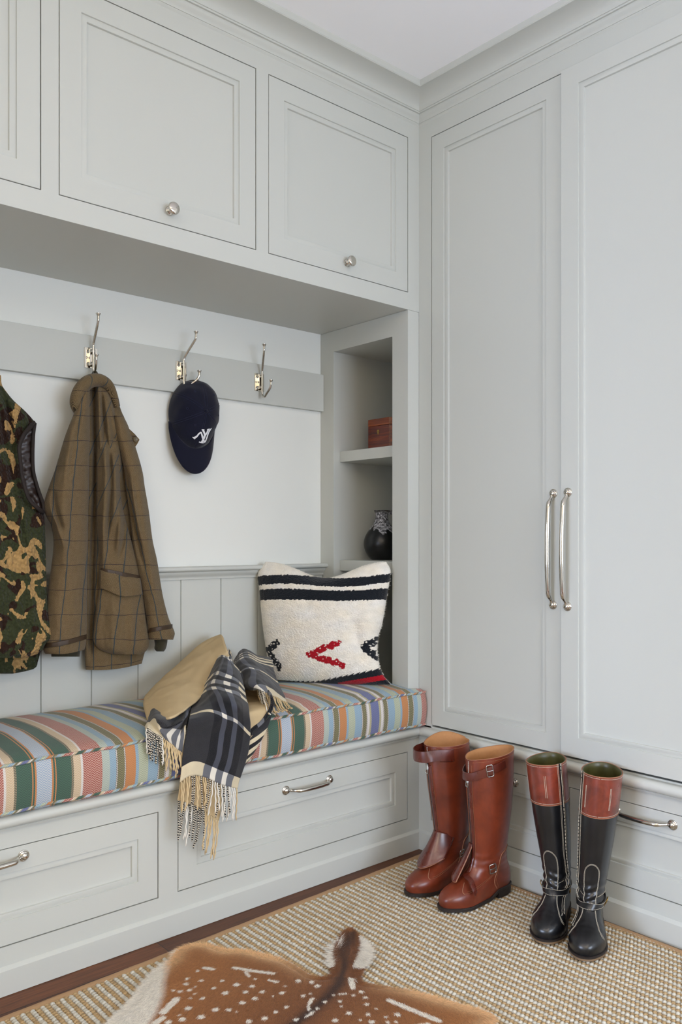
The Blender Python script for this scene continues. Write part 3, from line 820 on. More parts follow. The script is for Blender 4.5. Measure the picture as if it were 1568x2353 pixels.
body = Loft([(872, 200, 246, 0.458, 0.015), (885, 192, 258, 0.458, 0.0225), (905, 184, 266, 0.458, 0.027), (947, 180, 280, 0.458, 0.033), (985, 180, 297, 0.458, 0.036), (1030, 181, 306, 0.458, 0.0375), (1108, 186, 304, 0.458, 0.0375), (1200, 190, 312, 0.458, 0.0375),
             (1290, 192, 320, 0.458, 0.039), (1370, 193, 331, 0.458, 0.04125), (1440, 194, 338, 0.458, 0.04125), (1500, 195, 334, 0.458, 0.04125), (1522, 196, 329, 0.458, 0.0405), (1536, 197, 326, 0.458, 0.03975)],
            folds=[([(880, 214), (960, 217), (1120, 219), (1300, 212), (1500, 207)], 5.5, -.026), ([(880, 226), (980, 230), (1150, 236), (1300, 232)], 7, .016), ([(890, 238), (1000, 252), (1120, 258), (1250, 250)], 9, .018),
                   ([(900, 233), (1000, 241), (1150, 247)], 4, -.012), ([(910, 250), (1010, 272), (1090, 276)], 7, .014), ([(940, 262), (1030, 279), (1100, 284)], 4, -.012)],
            nz=.007, seed=2, n=90, m=150, skew=lambda v: .50*min(v-872, 330)+.05*max(0, v-1202), uc=196, hem=lambda t: 3-14*t+6*math.sin(math.pi*t))
body.mesh().build('body', M['tweed'], ja, smooth=75)
panel_ = Loft([(985, 226, 270, 0.436, 0.004), (1030, 223, 278, 0.424, 0.030), (1090, 222, 275, 0.418, 0.0418), (1150, 222, 279, 0.418, 0.0437), (1200, 223, 290, 0.418, 0.0437), (1287, 228, 314, 0.418, 0.0437), (1354, 226, 327, 0.418, 0.0437), (1421, 219, 335, 0.418, 0.0437), (1462, 214.5, 341, 0.418, 0.0437), (1478, 217, 343, 0.418, 0.04275), (1492, 228, 339, 0.418, 0.04085), (1500, 246, 331, 0.418, 0.0361), (1504, 262, 322, 0.418, 0.0323)],
              folds=[([(1030, 240), (1100, 243), (1240, 236), (1300, 234)], 8, .014), ([(1050, 262), (1120, 268), (1200, 262)], 8, .015), ([(1040, 252), (1130, 255), (1230, 248)], 4.5, -.012), ([(1140, 282), (1200, 276), (1260, 270)], 6, .016), ([(1170, 290), (1230, 286), (1275, 276)], 4, -.012),
                     ([(1390, 262), (1480, 258)], 12, .008), ([(1390, 300), (1490, 306)], 10, .008)], nz=.005, seed=5, n=70, m=110, uc=222, skew=lambda v: .50*(min(v, 1202)-872)+.14*max(0, v-1202))
panel_.mesh(False).build('front_panel', M['tweed'], ja, smooth=75)
slL = Loft([(893, 194, 206, 0.408, 0.0225), (920, 180, 206, 0.408, 0.0375), (947, 171, 206, 0.408, 0.0475), (1001, 150, 206, 0.408, 0.0575), (1081, 126, 205, 0.408, 0.065), (1125, 110, 204.5, 0.408, 0.0675), (1150, 102.5, 204, 0.408, 0.0675), (1172, 101.5, 203, 0.408, 0.0675), (1190, 108, 203, 0.408, 0.0675), (1205, 117, 202.5, 0.408, 0.06625), (1245, 123, 202, 0.408, 0.065),
            (1300, 118, 201, 0.408, 0.065), (1381, 107, 200, 0.408, 0.0675), (1440, 101, 199.5, 0.408, 0.06875), (1480, 98, 198, 0.408, 0.07), (1493, 100, 196, 0.408, 0.06875), (1500, 104, 194, 0.408, 0.06625)],
           folds=[([(1130, 122), (1175, 128), (1215, 142)], 7, -.014), ([(1170, 118), (1230, 138), (1260, 150)], 7, .012), ([(930, 190), (1010, 172), (1100, 158)], 6, -.007), ([(1000, 165), (1120, 150), (1300, 145)], 12, .008)], nz=.004, seed=9, n=64, m=130, uc=152.5, skew=lambda v: .10*(v-893), hem=lambda t: 2-9*t+5*math.sin(math.pi*t))
slL.mesh().build('sleeve', M['tweed'], ja, smooth=75)
slR = Loft([(955, 262, 284, 0.425, 0.022), (985, 264, 296, 0.425, 0.0352), (1010, 268, 306, 0.425, 0.0418), (1081, 286, 327, 0.425, 0.0484), (1120, 289, 333, 0.425, 0.0506), (1148, 293, 338, 0.425, 0.0506), (1180, 298, 343, 0.425, 0.0506), (1242, 304, 351, 0.425, 0.0506), (1287, 311, 361, 0.425, 0.0484), (1367, 327, 374, 0.425, 0.0462), (1421, 337, 388, 0.425, 0.0462), (1446, 339, 399, 0.425, 0.0473), (1456, 340, 402, 0.425, 0.0473), (1470, 342, 398, 0.425, 0.044)],
           folds=[([(1100, 292), (1180, 303), (1260, 322)], 6, -.012), ([(1110, 301), (1180, 312), (1250, 326)], 6, .010), ([(1130, 322), (1300, 345), (1400, 362)], 8, .006), ([(1240, 312), (1300, 330)], 5, -.008)], nz=.004, seed=14, n=56, m=110, uc=262, skew=-.26)
slR.mesh().build('sleeve', M['tweed'], ja, smooth=75)
# collar: rolled band over the hanging neck
m = MB(); cpath = spline([at(179, 945, .405), at(173, 925, .398), at(183, 897, .395), at(203, 878, .402), at(226, 874, .410), at(246, 884, .42), at(259, 905, .43), at(270, 935, .43)], 60)
m.tube(cpath, [.010+.017*math.sin(math.pi*min(1, .1+i/60*.9))**.7*(1.0 if i < 24 else 1.0-.35*(i-24)/36) for i in range(60)], 20, flat=(1.15, .8), up=Vector((-.3, -1, .2)))
for k, f in enumerate(m.f): m.uv[k] = [(m.v[i][0]*1.2+m.v[i][1]*.5, m.v[i][2]*1.2) for i in f]
m.build('collar', M['tweed'], ja, smooth=75)
m = MB(); m.tube(spline([at(207, 878, .41), at(211, 862, .43), at(216, 853.5, .445), at(220, 853, .445), at(225, 862, .43), at(231, 878, .41)], 30), .0028, 8); m.build('hanging_loop', M['rib'], ja)
# collar tip with button on the right shoulder
m = MB(); q = [at(292, 980, .424), at(310, 997, .412), at(321.5, 1010, .41), at(317, 1019, .41), at(311.5, 1027, .412), at(303, 1014, .42)]
m.rings([q, [p+Vector((0, .007, 0)) for p in q]], flip=False)
for k, f in enumerate(m.f): m.uv[k] = [(m.v[i][0], m.v[i][2]) for i in f]
o = m.build('collar_tip', M['tweed'], ja, smooth=30, bevel=.002)
m = MB(); m.lathe([(0, 0), (.0075, 0), (.0085, .001), (.0078, .0025), (.0058, .002), (.005, .0015), (0, .0015)], at(311, 1010, .408), (.1, -1, 0), 24); m.build('button', plain('horn_button', (96, 84, 62), .35), ja)
# pocket flap and piping
m = MB(); G = []
for i in range(17):
    b = i/16; row = []
    for j in range(37):
        a = j/36; u = 231+(321-231)*a+(b*6*a); vt = 1310+(1327-1310)*a; vb = 1353+18*sstep(0, .55, a)-4*sstep(.6, 1, a)
        row.append(panel_.at_px(u, vt+(vb-vt)*b, .004+.006*math.sin(math.pi*min(b, .8))+.002))
    G.append(row)
m.rings(G, closed=False, uvs=lambda a, b, i, j: (j/36*.15, i/16*.07+2.055))
o = m.build('pocket_flap', M['tweed'], ja, smooth=60); sm = o.modifiers.new('s', 'SOLIDIFY'); sm.thickness = .005; sm.offset = 0
m = MB(); ribbon(m, [panel_.at_px(231+(321-231)*a, 1309+(1326-1309)*(a*.55+.45*sstep(.35, .6, a)), .0105) for a in [i/24 for i in range(25)]], (0, -1, 0), .0165, .0020)
m.tube([m_ for m_ in [panel_.at_px(231+90*a, 1304+17*(a*.55+.45*sstep(.35, .6, a)), .0105) for a in [i/24 for i in range(25)]]], .0015, 6)
def band(piece, ua, va, ub_, vb, w, off, name, mat):
    m = MB(); pts = []
    for i in range(41):
        a = i/40; pts.append(piece.at_px(ua+(ub_-ua)*a, va+(vb-va)*a, off))
    P = [Vector(p) for p in pts]; L = []
    rr = []
    for p in P: rr.append([p+Vector((0, .001, w/2)), p+Vector((0, -.0022, w/2*.86)), p+Vector((0, -.0028, 0)), p+Vector((0, -.0022, -w/2*.86)), p+Vector((0, .001, -w/2))])
    m.rings(rr, closed=False, flip=True); o = m.build(name, mat, ja, smooth=60); return o
band(panel_, 231, 1310, 276, 1318.5, .0145, .0075, 'pocket_piping', M['trimleather'])
band(panel_, 275, 1318.5, 322, 1327.5, .0145, .0085, 'pocket_piping', M['trimleather'])
band(slL, 97.5, 1482.5, 199, 1467.5, .0155, .0015, 'cuff_band', M['trimleather'])
band(slR, 338, 1449.5, 400, 1438.5, .0155, .0015, 'cuff_band', M['trimleather'])
Loft([(1488, 116, 186, .40, .035), (1509, 118, 183, .40, .032)], n=40, m=8).mesh().build('rib_cuff', M['rib'], ja, smooth=60)
Loft([(1462, 353, 386, .424, .028), (1480, 356, 384, .424, .026), (1491, 355, 381, .424, .026), (1497, 360, 377, .424, .022)], n=40, m=12).mesh().build('rib_cuff', M['rib'], ja, smooth=60)

# ---------------------------------------------------------------- camouflage fleece gilet (its left half runs out of the frame)
def camo_mat():
    t = NT('camouflage_sherpa_fleece'); co = t.coord('UV'); s = t.sep(co)
    tc = t.coord('Object')
    vor = t.n('TexVoronoi', feature='SMOOTH_F1', ins={'Vector': tc, 'Scale': 105.0, 'Smoothness': .4, 'Randomness': 1.0}).outputs[0]
    wob = t.noise(tc, 160, 2)
    u2 = t.n('VectorMath', operation='ADD', ins={0: co, 1: t.n('VectorMath', operation='SCALE', ins={0: t.n('TexNoise', ins={'Vector': tc, 'Scale': 120.0, 'Detail': 2.0}).outputs[1], 'Scale': .012}).outputs[0]}).outputs[0]
    a = t.noise(t.scale(u2, 1.15, .9, 1), 11.5, 1.5, .5, 1.1); b = t.noise(t.n('VectorMath', operation='ADD', ins={0: t.scale(u2, 1, 1.2, 1), 1: (3.3, 7.1, 0)}).outputs[0], 10, 1, .5, .9)
    c = t.mix(t.math('GREATER_THAN', b, .565), lin((62, 66, 44)), lin((52, 36, 29)))
    c = t.mix(t.math('GREATER_THAN', a, .548), c, lin((184, 148, 96)))
    c = t.mix(t.ramp(vor, [(.2, 0), (.8, .3)]), c, lin((20, 18, 12)))
    h = t.math('MULTIPLY_ADD', vor, -1.0, t.math('MULTIPLY', wob, .5))
    return t.p(color=c, rough=1.0, spec=.02, sheen=.06, sheenr=.5, normal=t.bump(h, 1.0, .007))
M['camo'] = camo_mat()
M['lining'] = plain('dark_brown_quilted_lining', (38, 24, 18), .4, bump=.3, scale=60)
M['bind'] = plain('dark_brown_binding', (34, 24, 20), .8)
ve = thing('fleece_gilet', 'green, tan and brown camouflage fleece gilet hanging at the left end of the hook rail', 'gilet', (c4.x, .44, 1.2))
fr = Loft([(862, -95, 2, .425, .03), (888, -120, 6, .42, .04), (918, -140, 29, .415, .05), (947, -150, 57, .412, .052), (970, -158, 66, .41, .054), (1001, -160, 54, .40, .056), (1027, -160, 45, .40, .058), (1060, -160, 47, .40, .06), (1094, -165, 51, .40, .06), (1130, -168, 60, .40, .06), (1152, -170, 70, .40, .06), (1172, -172, 92, .40, .058), (1186, -174, 101, .40, .058),
           (1233, -178, 104, .40, .06), (1287, -180, 105.5, .40, .062), (1351, -184, 107, .388, .060), (1420, -190, 112, .375, .060), (1450, -192, 118, .370, .060), (1466, -193, 119, .370, .060), (1478, -193, 106, .370, .060), (1500, -193, 92, .370, .058), (1512, -192, 60, .370, .054)],
          folds=[([(870, 2), (960, 20), (1040, 30)], 7, -.018), ([(930, -2), (1030, 14), (1180, 44), (1330, 76), (1420, 88)], 6, -.012), ([(900, -30), (1100, -16), (1400, 0)], 16, .012), ([(1100, 30), (1250, 60), (1400, 84)], 13, .010)], nz=.010, seed=22, n=110, m=170, uc=-60)
fr.mesh().build('front', M['camo'], ve, smooth=80)
bk = Loft([(880, -95, 0, .46, .02), (918, -140, 29, .455, .025), (947, -150, 60, .452, .028), (974, -158, 81, .45, .03), (1001, -160, 77, .45, .03), (1054, -160, 76, .45, .03), (1108, -165, 84, .45, .03), (1150, -170, 97, .45, .03), (1175, -172, 100, .45, .03), (1300, -180, 103, .45, .034), (1420, -190, 104, .45, .036), (1480, -192, 96, .45, .04), (1520, -190, 87, .45, .042), (1538, -186, 76, .45, .042), (1548, -180, 30, .45, .04)],
          nz=.006, seed=31, n=80, m=130, uc=-80)
bk.mesh().build('back', M['camo'], ve, smooth=80)
m = MB(); G = []
for i in range(40):
    v = 975+i/39*205; row = []
    L_ = float(pchip([970, 1001, 1027, 1060, 1094, 1130, 1152, 1180], [72, 52, 43, 45, 49, 58, 68, 97], v)); R_ = float(pchip([974, 1001, 1054, 1108, 1150, 1180], [80, 76, 75, 83, 96, 100], v))
    for j in range(13):
        a = j/12; row.append(at(L_+(R_-L_)*a, v, .414-.004*math.sin(a*3.1)+.006*noise.noise((a*2.5, v*.05, 0))+.003*math.sin(v*.33+a*5)))
    G.append(row)
m.rings(G, closed=False); o = m.build('lining', M['lining'], ve, smooth=80); o.modifiers.new('s', 'SOLIDIFY').thickness = .003
m = MB(); m.tube(spline([at(79, 972, .398), at(66, 985, .37), at(54, 1001, .352), at(44.5, 1027, .348), at(47, 1060, .345), at(51, 1094, .345), at(59, 1126, .345), at(69, 1150, .346), at(86, 1167, .358), at(99, 1177, .392)], 70), .0072, 10, flat=(1.1, .7)); m.build('armhole_binding', M['bind'], ve, smooth=80)
m = MB(); m.tube(spline([at(80, 972, .402), at(76.5, 1001, .404), at(75, 1054, .404), at(77, 1085, .404), at(83, 1110, .404), at(92, 1138, .404), at(99.5, 1160, .402), at(100, 1178, .398)], 60), .0058, 10); m.build('armhole_binding', M['bind'], ve, smooth=80)
m = MB(); m.tube(spline([at(-62, 880, .40), at(-56, 850, .42), Vector((c4.x, c4.y-.05, c4.z-.05)), at(-40, 850, .42), at(-34, 880, .40)], 24), .0028, 8); m.build('hanging_loop', M['bind'], ve)

# ================================================================ PILLOW
BLp, BRp = np.array((-.337, .449, .606)), np.array((-.068, .085, .606))
wd = (BRp-BLp); Wp = np.linalg.norm(wd); wd /= Wp; nf = np.array((-.804, -.594, 0)); nf -= wd*nf.dot(wd); nf /= np.linalg.norm(nf)
upv = np.array((0, 0, 1.))*.47-nf*.050; upv /= np.linalg.norm(upv); npl = np.cross(wd, upv); npl *= np.sign(npl.dot(nf))
P0p = BLp+npl*.075
def pil_px(s, t):
    """s,t in 0..1 -> pixel of the cushion outline seen in the photo"""
    L = pchip([0, .12, .25, .5, .75, .93, 1], [(636, 1562), (620, 1530), (613, 1493), (604, 1425), (598, 1358), (594, 1316), (611, 1291)], t)
    Rr = pchip([0, .10, .25, .4, .5, .75, .93, 1], [(898, 1573), (878, 1545), (868, 1500), (870, 1462), (878, 1437), (889, 1372), (898, 1312), (888, 1291)], t)
    p = L+(Rr-L)*s
    sag = 30*math.sin(math.pi*s)**1.1*t**6-7*math.sin(3*math.pi*s)*t**8
    p = p+np.array((0, sag))+np.array((0, 5*math.sin(math.pi*s)*(1-t)**5))
    return p
Cc = np.array(CAM)
def pil_world(s, t, th):
    u, v = pil_px(s, t)
    d = _fw+_rt*(u-784)/FPX+np.array([0, 0, 1.])*(1176.5+SHIFT-v)/FPX
    k = (P0p-Cc).dot(npl)/d.dot(npl)
    return Cc+d*k+npl*th
pi_ = thing('kilim_pillow', 'cream woven pillow with two black stripes and red and black motifs', 'pillow', (-.2, .26, .607))
NS = 230
def seg_d(u, v, a, b):
    ax, ay = a; bx_, by = b; dx, dy = bx_-ax, by-ay; t = min(1, max(0, ((u-ax)*dx+(v-ay)*dy)/(dx*dx+dy*dy))); return math.hypot(u-ax-t*dx, v-ay-t*dy)
CRM, BLK, RED = (244, 238, 226), (28, 32, 38), (168, 20, 34)
def pil_col(u, v, s, t):
    nz = noise.noise((u*.22, v*.22, 0)); nz2 = noise.noise((u*.06, v*.09, 9))
    base = np.array(CRM)*(1+.05*nz2)+np.array((4, 0, -8))*noise.noise((u*.03, v*.04, 5))
    e = 2.2*nz
    tp = (1572-v)/282.
    def band(va, vb):  # stripe given by its left and right pixel heights
        return va+(vb-va)*s
    sg = 6*math.sin(math.pi*s)-5*math.sin(2*math.pi*s)
    if band(1326, 1319)+sg-1 < v+e < band(1346, 1338)+sg: return BLK
    if band(1356, 1352)+sg*.6 < v+e < band(1380, 1378)+sg*.35: return BLK
    def motif(tip, a, b, wid):
        d = min(seg_d(u, v, tip, a), seg_d(u, v, tip, b)); return d < wid*(.75+.55*noise.noise((u*.10, v*.16, 3))) and noise.noise((u*.20, v*.26, 7)) > -.36
    if motif((722, 1502), (785, 1477), (795, 1526), 10): return RED
    if motif((622, 1493), (648, 1476), (650, 1531), 10) and u < 655: return BLK
    if motif((842, 1486), (868, 1470), (868, 1508), 11) and u > 835: return BLK
    # lower border
    lo = 1568-max(0, u-730)*.20
    teeth = 5*((u*.085+v*.05) % 1)
    if v > lo-1-teeth*.8:
        r0 = 1571-(u-790)*.17
        if u > 780 and r0-5 < v < r0+7: return RED
        return BLK
    return base
def pil_mesh(front):
    vs = []; cs = []
    for i in range(NS+1):
        t = i/NS
        for j in range(NS+1):
            s = j/NS; k = max(0, (1-(2*s-1)**2)*(1-(2*t-1)**2))
            th = (.088*k**.42 if front else -.07*k**.45)
            if front:
                # creases from the heavy filling: towards the right side and the sunken top
                th -= .016*math.exp(-((s-.80+.25*(t-.5))/.05)**2)*math.exp(-((t-.42)/.16)**2)
                th += .008*noise.noise((s*4, t*4, 2))*k+.0014*noise.noise((s*60, t*75, 2))
            vs.append(tuple(pil_world(s, t, th)))
            u, v = pil_px(s, t); cs.append(pil_col(u, v, s, t) if front else CRM)
    return vs, cs
vs, cs = pil_mesh(True); n1_ = NS+1
vb, cb_ = pil_mesh(False)
fs = [(i*n1_+j, i*n1_+j+1, (i+1)*n1_+j+1, (i+1)*n1_+j) for i in range(NS) for j in range(NS)]
off = len(vs); fb = [tuple(off+k for k in f[::-1]) for f in fs]
me = D.meshes.new('cover'); me.from_pydata(vs+vb, [], fs+fb)
at_ = me.color_attributes.new('pattern', 'FLOAT_COLOR', 'POINT')
at_.data.foreach_set('color', np.array([lin(c) for c in cs+cb_], dtype=np.float32).ravel())
bmx = bmesh.new(); bmx.from_mesh(me); bmesh.ops.remove_doubles(bmx, verts=bmx.verts, dist=1e-5); bmesh.ops.recalc_face_normals(bmx, faces=bmx.faces); bmx.to_mesh(me); bmx.free()
def kilim_mat():
    t = NT('shaggy_kilim_weave'); a = t.n('Attribute', attribute_name='pattern').outputs[0]; co = t.coord()
    n = t.noise(co, 260, 4, .7); n2 = t.n('TexVoronoi', ins={'Vector': co, 'Scale': 260.0}).outputs[0]
    c = t.mix(t.ramp(n, [(.35, .0), (.75, .22)]), a, lin((214, 200, 172)), 'MULTIPLY')
    return t.p(color=c, rough=1, spec=.05, sheen=.2, normal=t.bump(t.math('ADD', n, t.math('MULTIPLY', n2, -.8)), .7, .0035))
M['kilim'] = kilim_mat(); me.materials.append(M['kilim'])
finish(me, 'cover', pi_, smooth=180)
# loose wool ends along the seams
m = MB(); rr_ = random.Random(3)
for q in range(900):
    e = rr_.random()*4; k = e % 1
    s, t = [(k, 1.), (1., k), (0., k), (k, 0.02)][int(e)] if e < 3.3 else (k, 1.)
    p = Vector(pil_world(s, t, rr_.uniform(-.004, .004))); o_ = (p-Vector(pil_world(.5, .5, 0))).normalized()
    d = (o_+Vector((rr_.gauss(0, .5), rr_.gauss(0, .5), rr_.gauss(0, .5)))).normalized()*rr_.uniform(.003, .0085); w_ = d.orthogonal().normalized()*.0005
    m.add([p-w_, p+w_, p+d+w_*.3], [(0, 1, 2)])
M['wool'] = plain('cream_wool', CRM, 1.0)
tag(m.build('loose_wool', M['wool'], pi_, smooth=0), kind='stuff')

# ================================================================ PLAID THROW
def plaid_mat():
    t = NT('navy_plaid_wool'); co = t.coord('UV'); s = t.sep(co); u, v = s[0], s[1]
    CH, BK, GR = (40, 40, 43), (11, 11, 16), (70, 73, 84)
    PU = .40
    fu = t.math('DIVIDE', t.math('WRAP', u, PU, 0.0), PU)
    seq = [(0, CH), (.115, BK), (.150, GR), (.172, BK), (.204, GR), (.228, BK), (.262, CH), (.30, CH)]
    warp = t.ramp(fu, [(p/PU, lin(c)) for p, c in seq], 'CONSTANT')
    CR, MX, WH = (218, 204, 172), (104, 106, 112), (232, 226, 212)
    over = t.ramp(fu, [(p/PU, lin({CH: CR, BK: MX, GR: WH}[c])) for p, c in seq], 'CONSTANT')
    PV = .56
    fv = t.math('DIVIDE', t.math('WRAP', v, PV, 0.0), PV)
    wq = [(0, 1.), (.046, 0.), (.196, 1.), (.208, 0.), (.330, 1.), (.352, 0.), (.374, 1.), (.394, 0.), (.414, 1.), (.434, 0.)]
    weft = t.ramp(fv, [(p/PV, c) for p, c in wq], 'CONSTANT')
    dk = t.ramp(fv, [(p/PV, c) for p, c in [(0, 0.), (.352, .75), (.374, 0.), (.394, .75), (.414, 0.)]], 'CONSTANT')
    tw = t.math('SINE', t.math('MULTIPLY', t.math('ADD', u, v), 2*math.pi/.0030)); n = t.noise(co, 900, 2, .6)
    c = t.mix(weft, t.mix(dk, warp, lin((14, 14, 18))), over)
    c = t.mix(t.ramp(t.math('ADD', t.math('MULTIPLY', tw, .25), n), [(.5, 0), (.85, .3)]), c, lin((116, 116, 120)))
    return t.p(color=c, rough=.95, spec=.1, sheen=.2, normal=t.bump(t.math('ADD', tw, n), .3, .0010))
M['plaid'] = plaid_mat()
M['camel'] = plain('camel_wool', (198, 176, 138), .95, bump=.35, scale=500, spec=.1, var=.05)
M['twistbw'] = (lambda t: t.p(color=t.ramp(t.n('TexWave', bands_direction='DIAGONAL', ins={'Vector': t.coord(), 'Scale': 90.0, 'Distortion': 2.0}).outputs[1], [(.45, lin((20, 20, 26))), (.55, lin((214, 204, 186)))]), rough=.95))(NT('black_white_yarn'))
M['twistcam'] = plain('camel_yarn', (208, 184, 142), .95, var=.1, scale=300)
M['twistwhi'] = plain('white_yarn', (228, 224, 214), .95)
ZT = .607
def bl(u, v, lift):
    """point on the cushion's surface (top, then front) raised by lift"""
    p = atz(u, v, ZT+lift+.010*math.sin(math.pi*.5))
    if p.y < -.030-lift*.3: p = at(u, v, -.052-lift)
    return p
th_ = thing('plaid_throw', 'black, white and camel plaid fringed throw heaped on the striped cushion', 'blanket', (-.75, .15, .61))
def bicubic(rows, n, m):
    R_ = [spline(r, m) for r in rows]
    cols = [spline([R_[i][j] for i in range(len(R_))], n) for j in range(m)]
    return [[Vector(cols[j][i]) for j in range(m)] for i in range(n)]
def fold(name, rows, U, V, mat, n=60, m=60, wr=.003, seed=0, th=.0035, flip=False, conv=True):
    G = bicubic([[tuple(bl(*p)) if conv else p for p in r] for r in rows], n, m)
    for i in range(n):
        for j in range(m):
            p = G[i][j]; d = wr*(noise.noise((p.x*16+seed, p.y*16, p.z*16))+.5*noise.noise((p.x*40+seed, p.z*30, p.y*40)))
            a = G[min(i+1, n-1)][j]-G[max(i-1, 0)][j]; b = G[i][min(j+1, m-1)]-G[i][max(j-1, 0)]; nn = a.cross(b)
            if nn.length > 1e-9: G[i][j] = p+nn.normalized()*d
    mb = MB(); mb.rings(G, closed=False, uvs=lambda a, b, i, j: (U[0]+(U[1]-U[0])*j/(m-1), V[0]+(V[1]-V[0])*i/(n-1)), flip=flip)
    o = mb.build(name, mat, th_, smooth=180); sm = o.modifiers.new('s', 'SOLIDIFY'); sm.thickness = th; sm.offset = 0
    return G
# camel reverse rolled up behind
fold('camel_fold', [[(338, 1655, .012), (395, 1650, .03), (450, 1612, .05), (500, 1560, .08), (532, 1520, .12)],
                    [(331, 1626, .026), (380, 1604, .056), (440, 1562, .088), (490, 1520, .130), (524, 1498, .160)],
                    [(332, 1606, .034), (372, 1564, .075), (425, 1518, .12), (475, 1477, .172), (513, 1466, .192)],
                    [(342, 1598, .016), (378, 1562, .06), (428, 1514, .108), (474, 1474, .165), (505, 1459, .190)],
                    [(350, 1606, .004), (388, 1572, .035), (436, 1528, .085), (484, 1488, .14), (512, 1472, .172)]], (0, .5), (0, .3), M['camel'], 70, 60, .004, 1, .005)
# plaid edge that turns over at its top corner
fold('plaid_fold', [[(487, 1560, .07), (508, 1535, .11), (522, 1512, .140), (524, 1490, .160)], [(500, 1575, .06), (520, 1550, .095), (530, 1525, .125), (531, 1500, .150)], [(515, 1585, .05), (532, 1562, .08), (538, 1540, .10), (536, 1518, .125)]], (.1, .3), (.33, .44), M['plaid'], 40, 40, .004, 4)
# centre fall
main = fold('plaid_fold', [[(492, 1519, .125), (508, 1506, .150), (528, 1516, .145), (548, 1540, .11)],
                    [(478, 1560, .085), (505, 1542, .125), (535, 1545, .120), (558, 1572, .08)],
                    [(455, 1592, .045), (490, 1572, .092), (535, 1578, .090), (566, 1605, .05)],
                    [(443, 1620, .030), (485, 1606, .062), (535, 1618, .060), (571, 1640, .035)],
                    [(434, 1655, .026), (480, 1648, .040), (530, 1654, .040), (574, 1672, .026)],
                    [(427, 1690, .018), (475, 1688, .026), (525, 1694, .026), (573, 1706, .018)],
                    [(420, 1735, .016), (470, 1728, .026), (520, 1738, .026), (565, 1750, .014)],
                    [(416, 1775, .016), (440, 1762, .028), (470, 1765, .022), (510, 1783, .028), (549, 1795, .014)],
                    [(413, 1797, .016), (438, 1782, .028), (468, 1785, .022), (508, 1802, .028), (546, 1812, .014)]], (.02, .30), (.575, .012), M['plaid'], 120, 90, .0035, 7)
left = fold('plaid_fold', [[(452, 1568, .06), (424, 1600, .045), (388, 1622, .032), (372, 1606, .042), (358, 1597, .040), (352, 1604, .03)],
                    [(448, 1590, .036), (422, 1622, .034), (390, 1642, .028), (368, 1630, .036), (350, 1620, .034), (346, 1626, .02)],
                    [(440, 1625, .022), (420, 1655, .024), (392, 1668, .024), (366, 1656, .030), (345, 1642, .026), (341, 1648, .014)],
                    [(428, 1665, .014), (412, 1692, .016), (392, 1690, .022), (364, 1672, .024), (342, 1658, .02), (337, 1664, .010)],
                    [(420, 1730, .006), (408, 1722, .010), (388, 1704, .018), (360, 1686, .016), (340, 1672, .014), (334, 1676, .008)]], (.27, -.02), (.24, .012), M['plaid'], 70, 80, .0035, 9, flip=True)
right = fold('plaid_fold', [[(532, 1532, .085), (545, 1506, .125), (563, 1492, .140), (592, 1506, .118), (622, 1511, .105)],
                    [(530, 1548, .080), (548, 1524, .120), (570, 1514, .130), (600, 1524, .108), (628, 1534, .088)],
                    [(540, 1570, .065), (556, 1548, .100), (580, 1540, .112), (608, 1548, .092), (634, 1558, .062)],
                    [(552, 1582, .050), (575, 1574, .080), (598, 1572, .086), (622, 1578, .066), (646, 1584, .034)],
                    [(590, 1584, .060), (605, 1588, .066), (622, 1596, .050), (640, 1604, .032), (659, 1614, .010)]], (.26, -.02), (.50, .012), M['plaid'], 80, 80, .004, 12)
fold('camel_fold', [[(550, 1576, .048), (590, 1580, .058), (616, 1590, .050), (622, 1600, .042)], [(556, 1606, .020), (595, 1602, .022), (622, 1612, .030), (628, 1618, .03)], [(563, 1640, .010), (592, 1634, .010), (614, 1636, .014), (624, 1634, .018)],
                    [(570, 1680, .008), (582, 1672, .008), (597, 1662, .010), (608, 1656, .012)], [(572, 1700, .010), (577, 1694, .010), (583, 1686, .010), (588, 1680, .010)]], (0, .2), (0, .2), M['camel'], 50, 40, .003, 15)
edge = [bl(*p) for p in ((551, 1579, .056), (575, 1577, .068), (598, 1580, .070), (616, 1590, .058), (625, 1606, .046), (625, 1622, .034), (615, 1642, .024), (600, 1661, .016), (580, 1678, .014), (568, 1700, .012))]
mb = MB(); mb.tube(spline(edge, 80), 1.0, 10, flat=(.0065, .0035)); 
for k, f in enumerate(mb.f): mb.uv[k] = [(.125, mb.v[i][0]) for i in f]
mb.build('edge_binding', M['plaid'], th_, smooth=180)
fold('plaid_fold', [[(580, 1680, .010), (602, 1664, .012), (625, 1642, .012)], [(572, 1708, .010), (590, 1697, .014), (610, 1682, .012)], [(566, 1738, .012), (575, 1730, .014), (590, 1718, .012)], [(556, 1768, .010), (560, 1762, .010), (566, 1754, .010)]], (.1, .02), (.29, .45), M['plaid'], 40, 24, .002, 18)
under = fold('camel_fold', [[(420, 1766, .006), (462, 1768, .010), (510, 1780, .006)], [(414, 1800, .008), (460, 1806, .012), (509, 1822, .008)], [(410, 1828, .008), (455, 1838, .013), (507, 1862, .008)], [(408, 1838, .008), (452, 1852, .013), (503, 1886, .008)]], (0, .2), (0, .2), M['camel'], 40, 40, .003, 21)
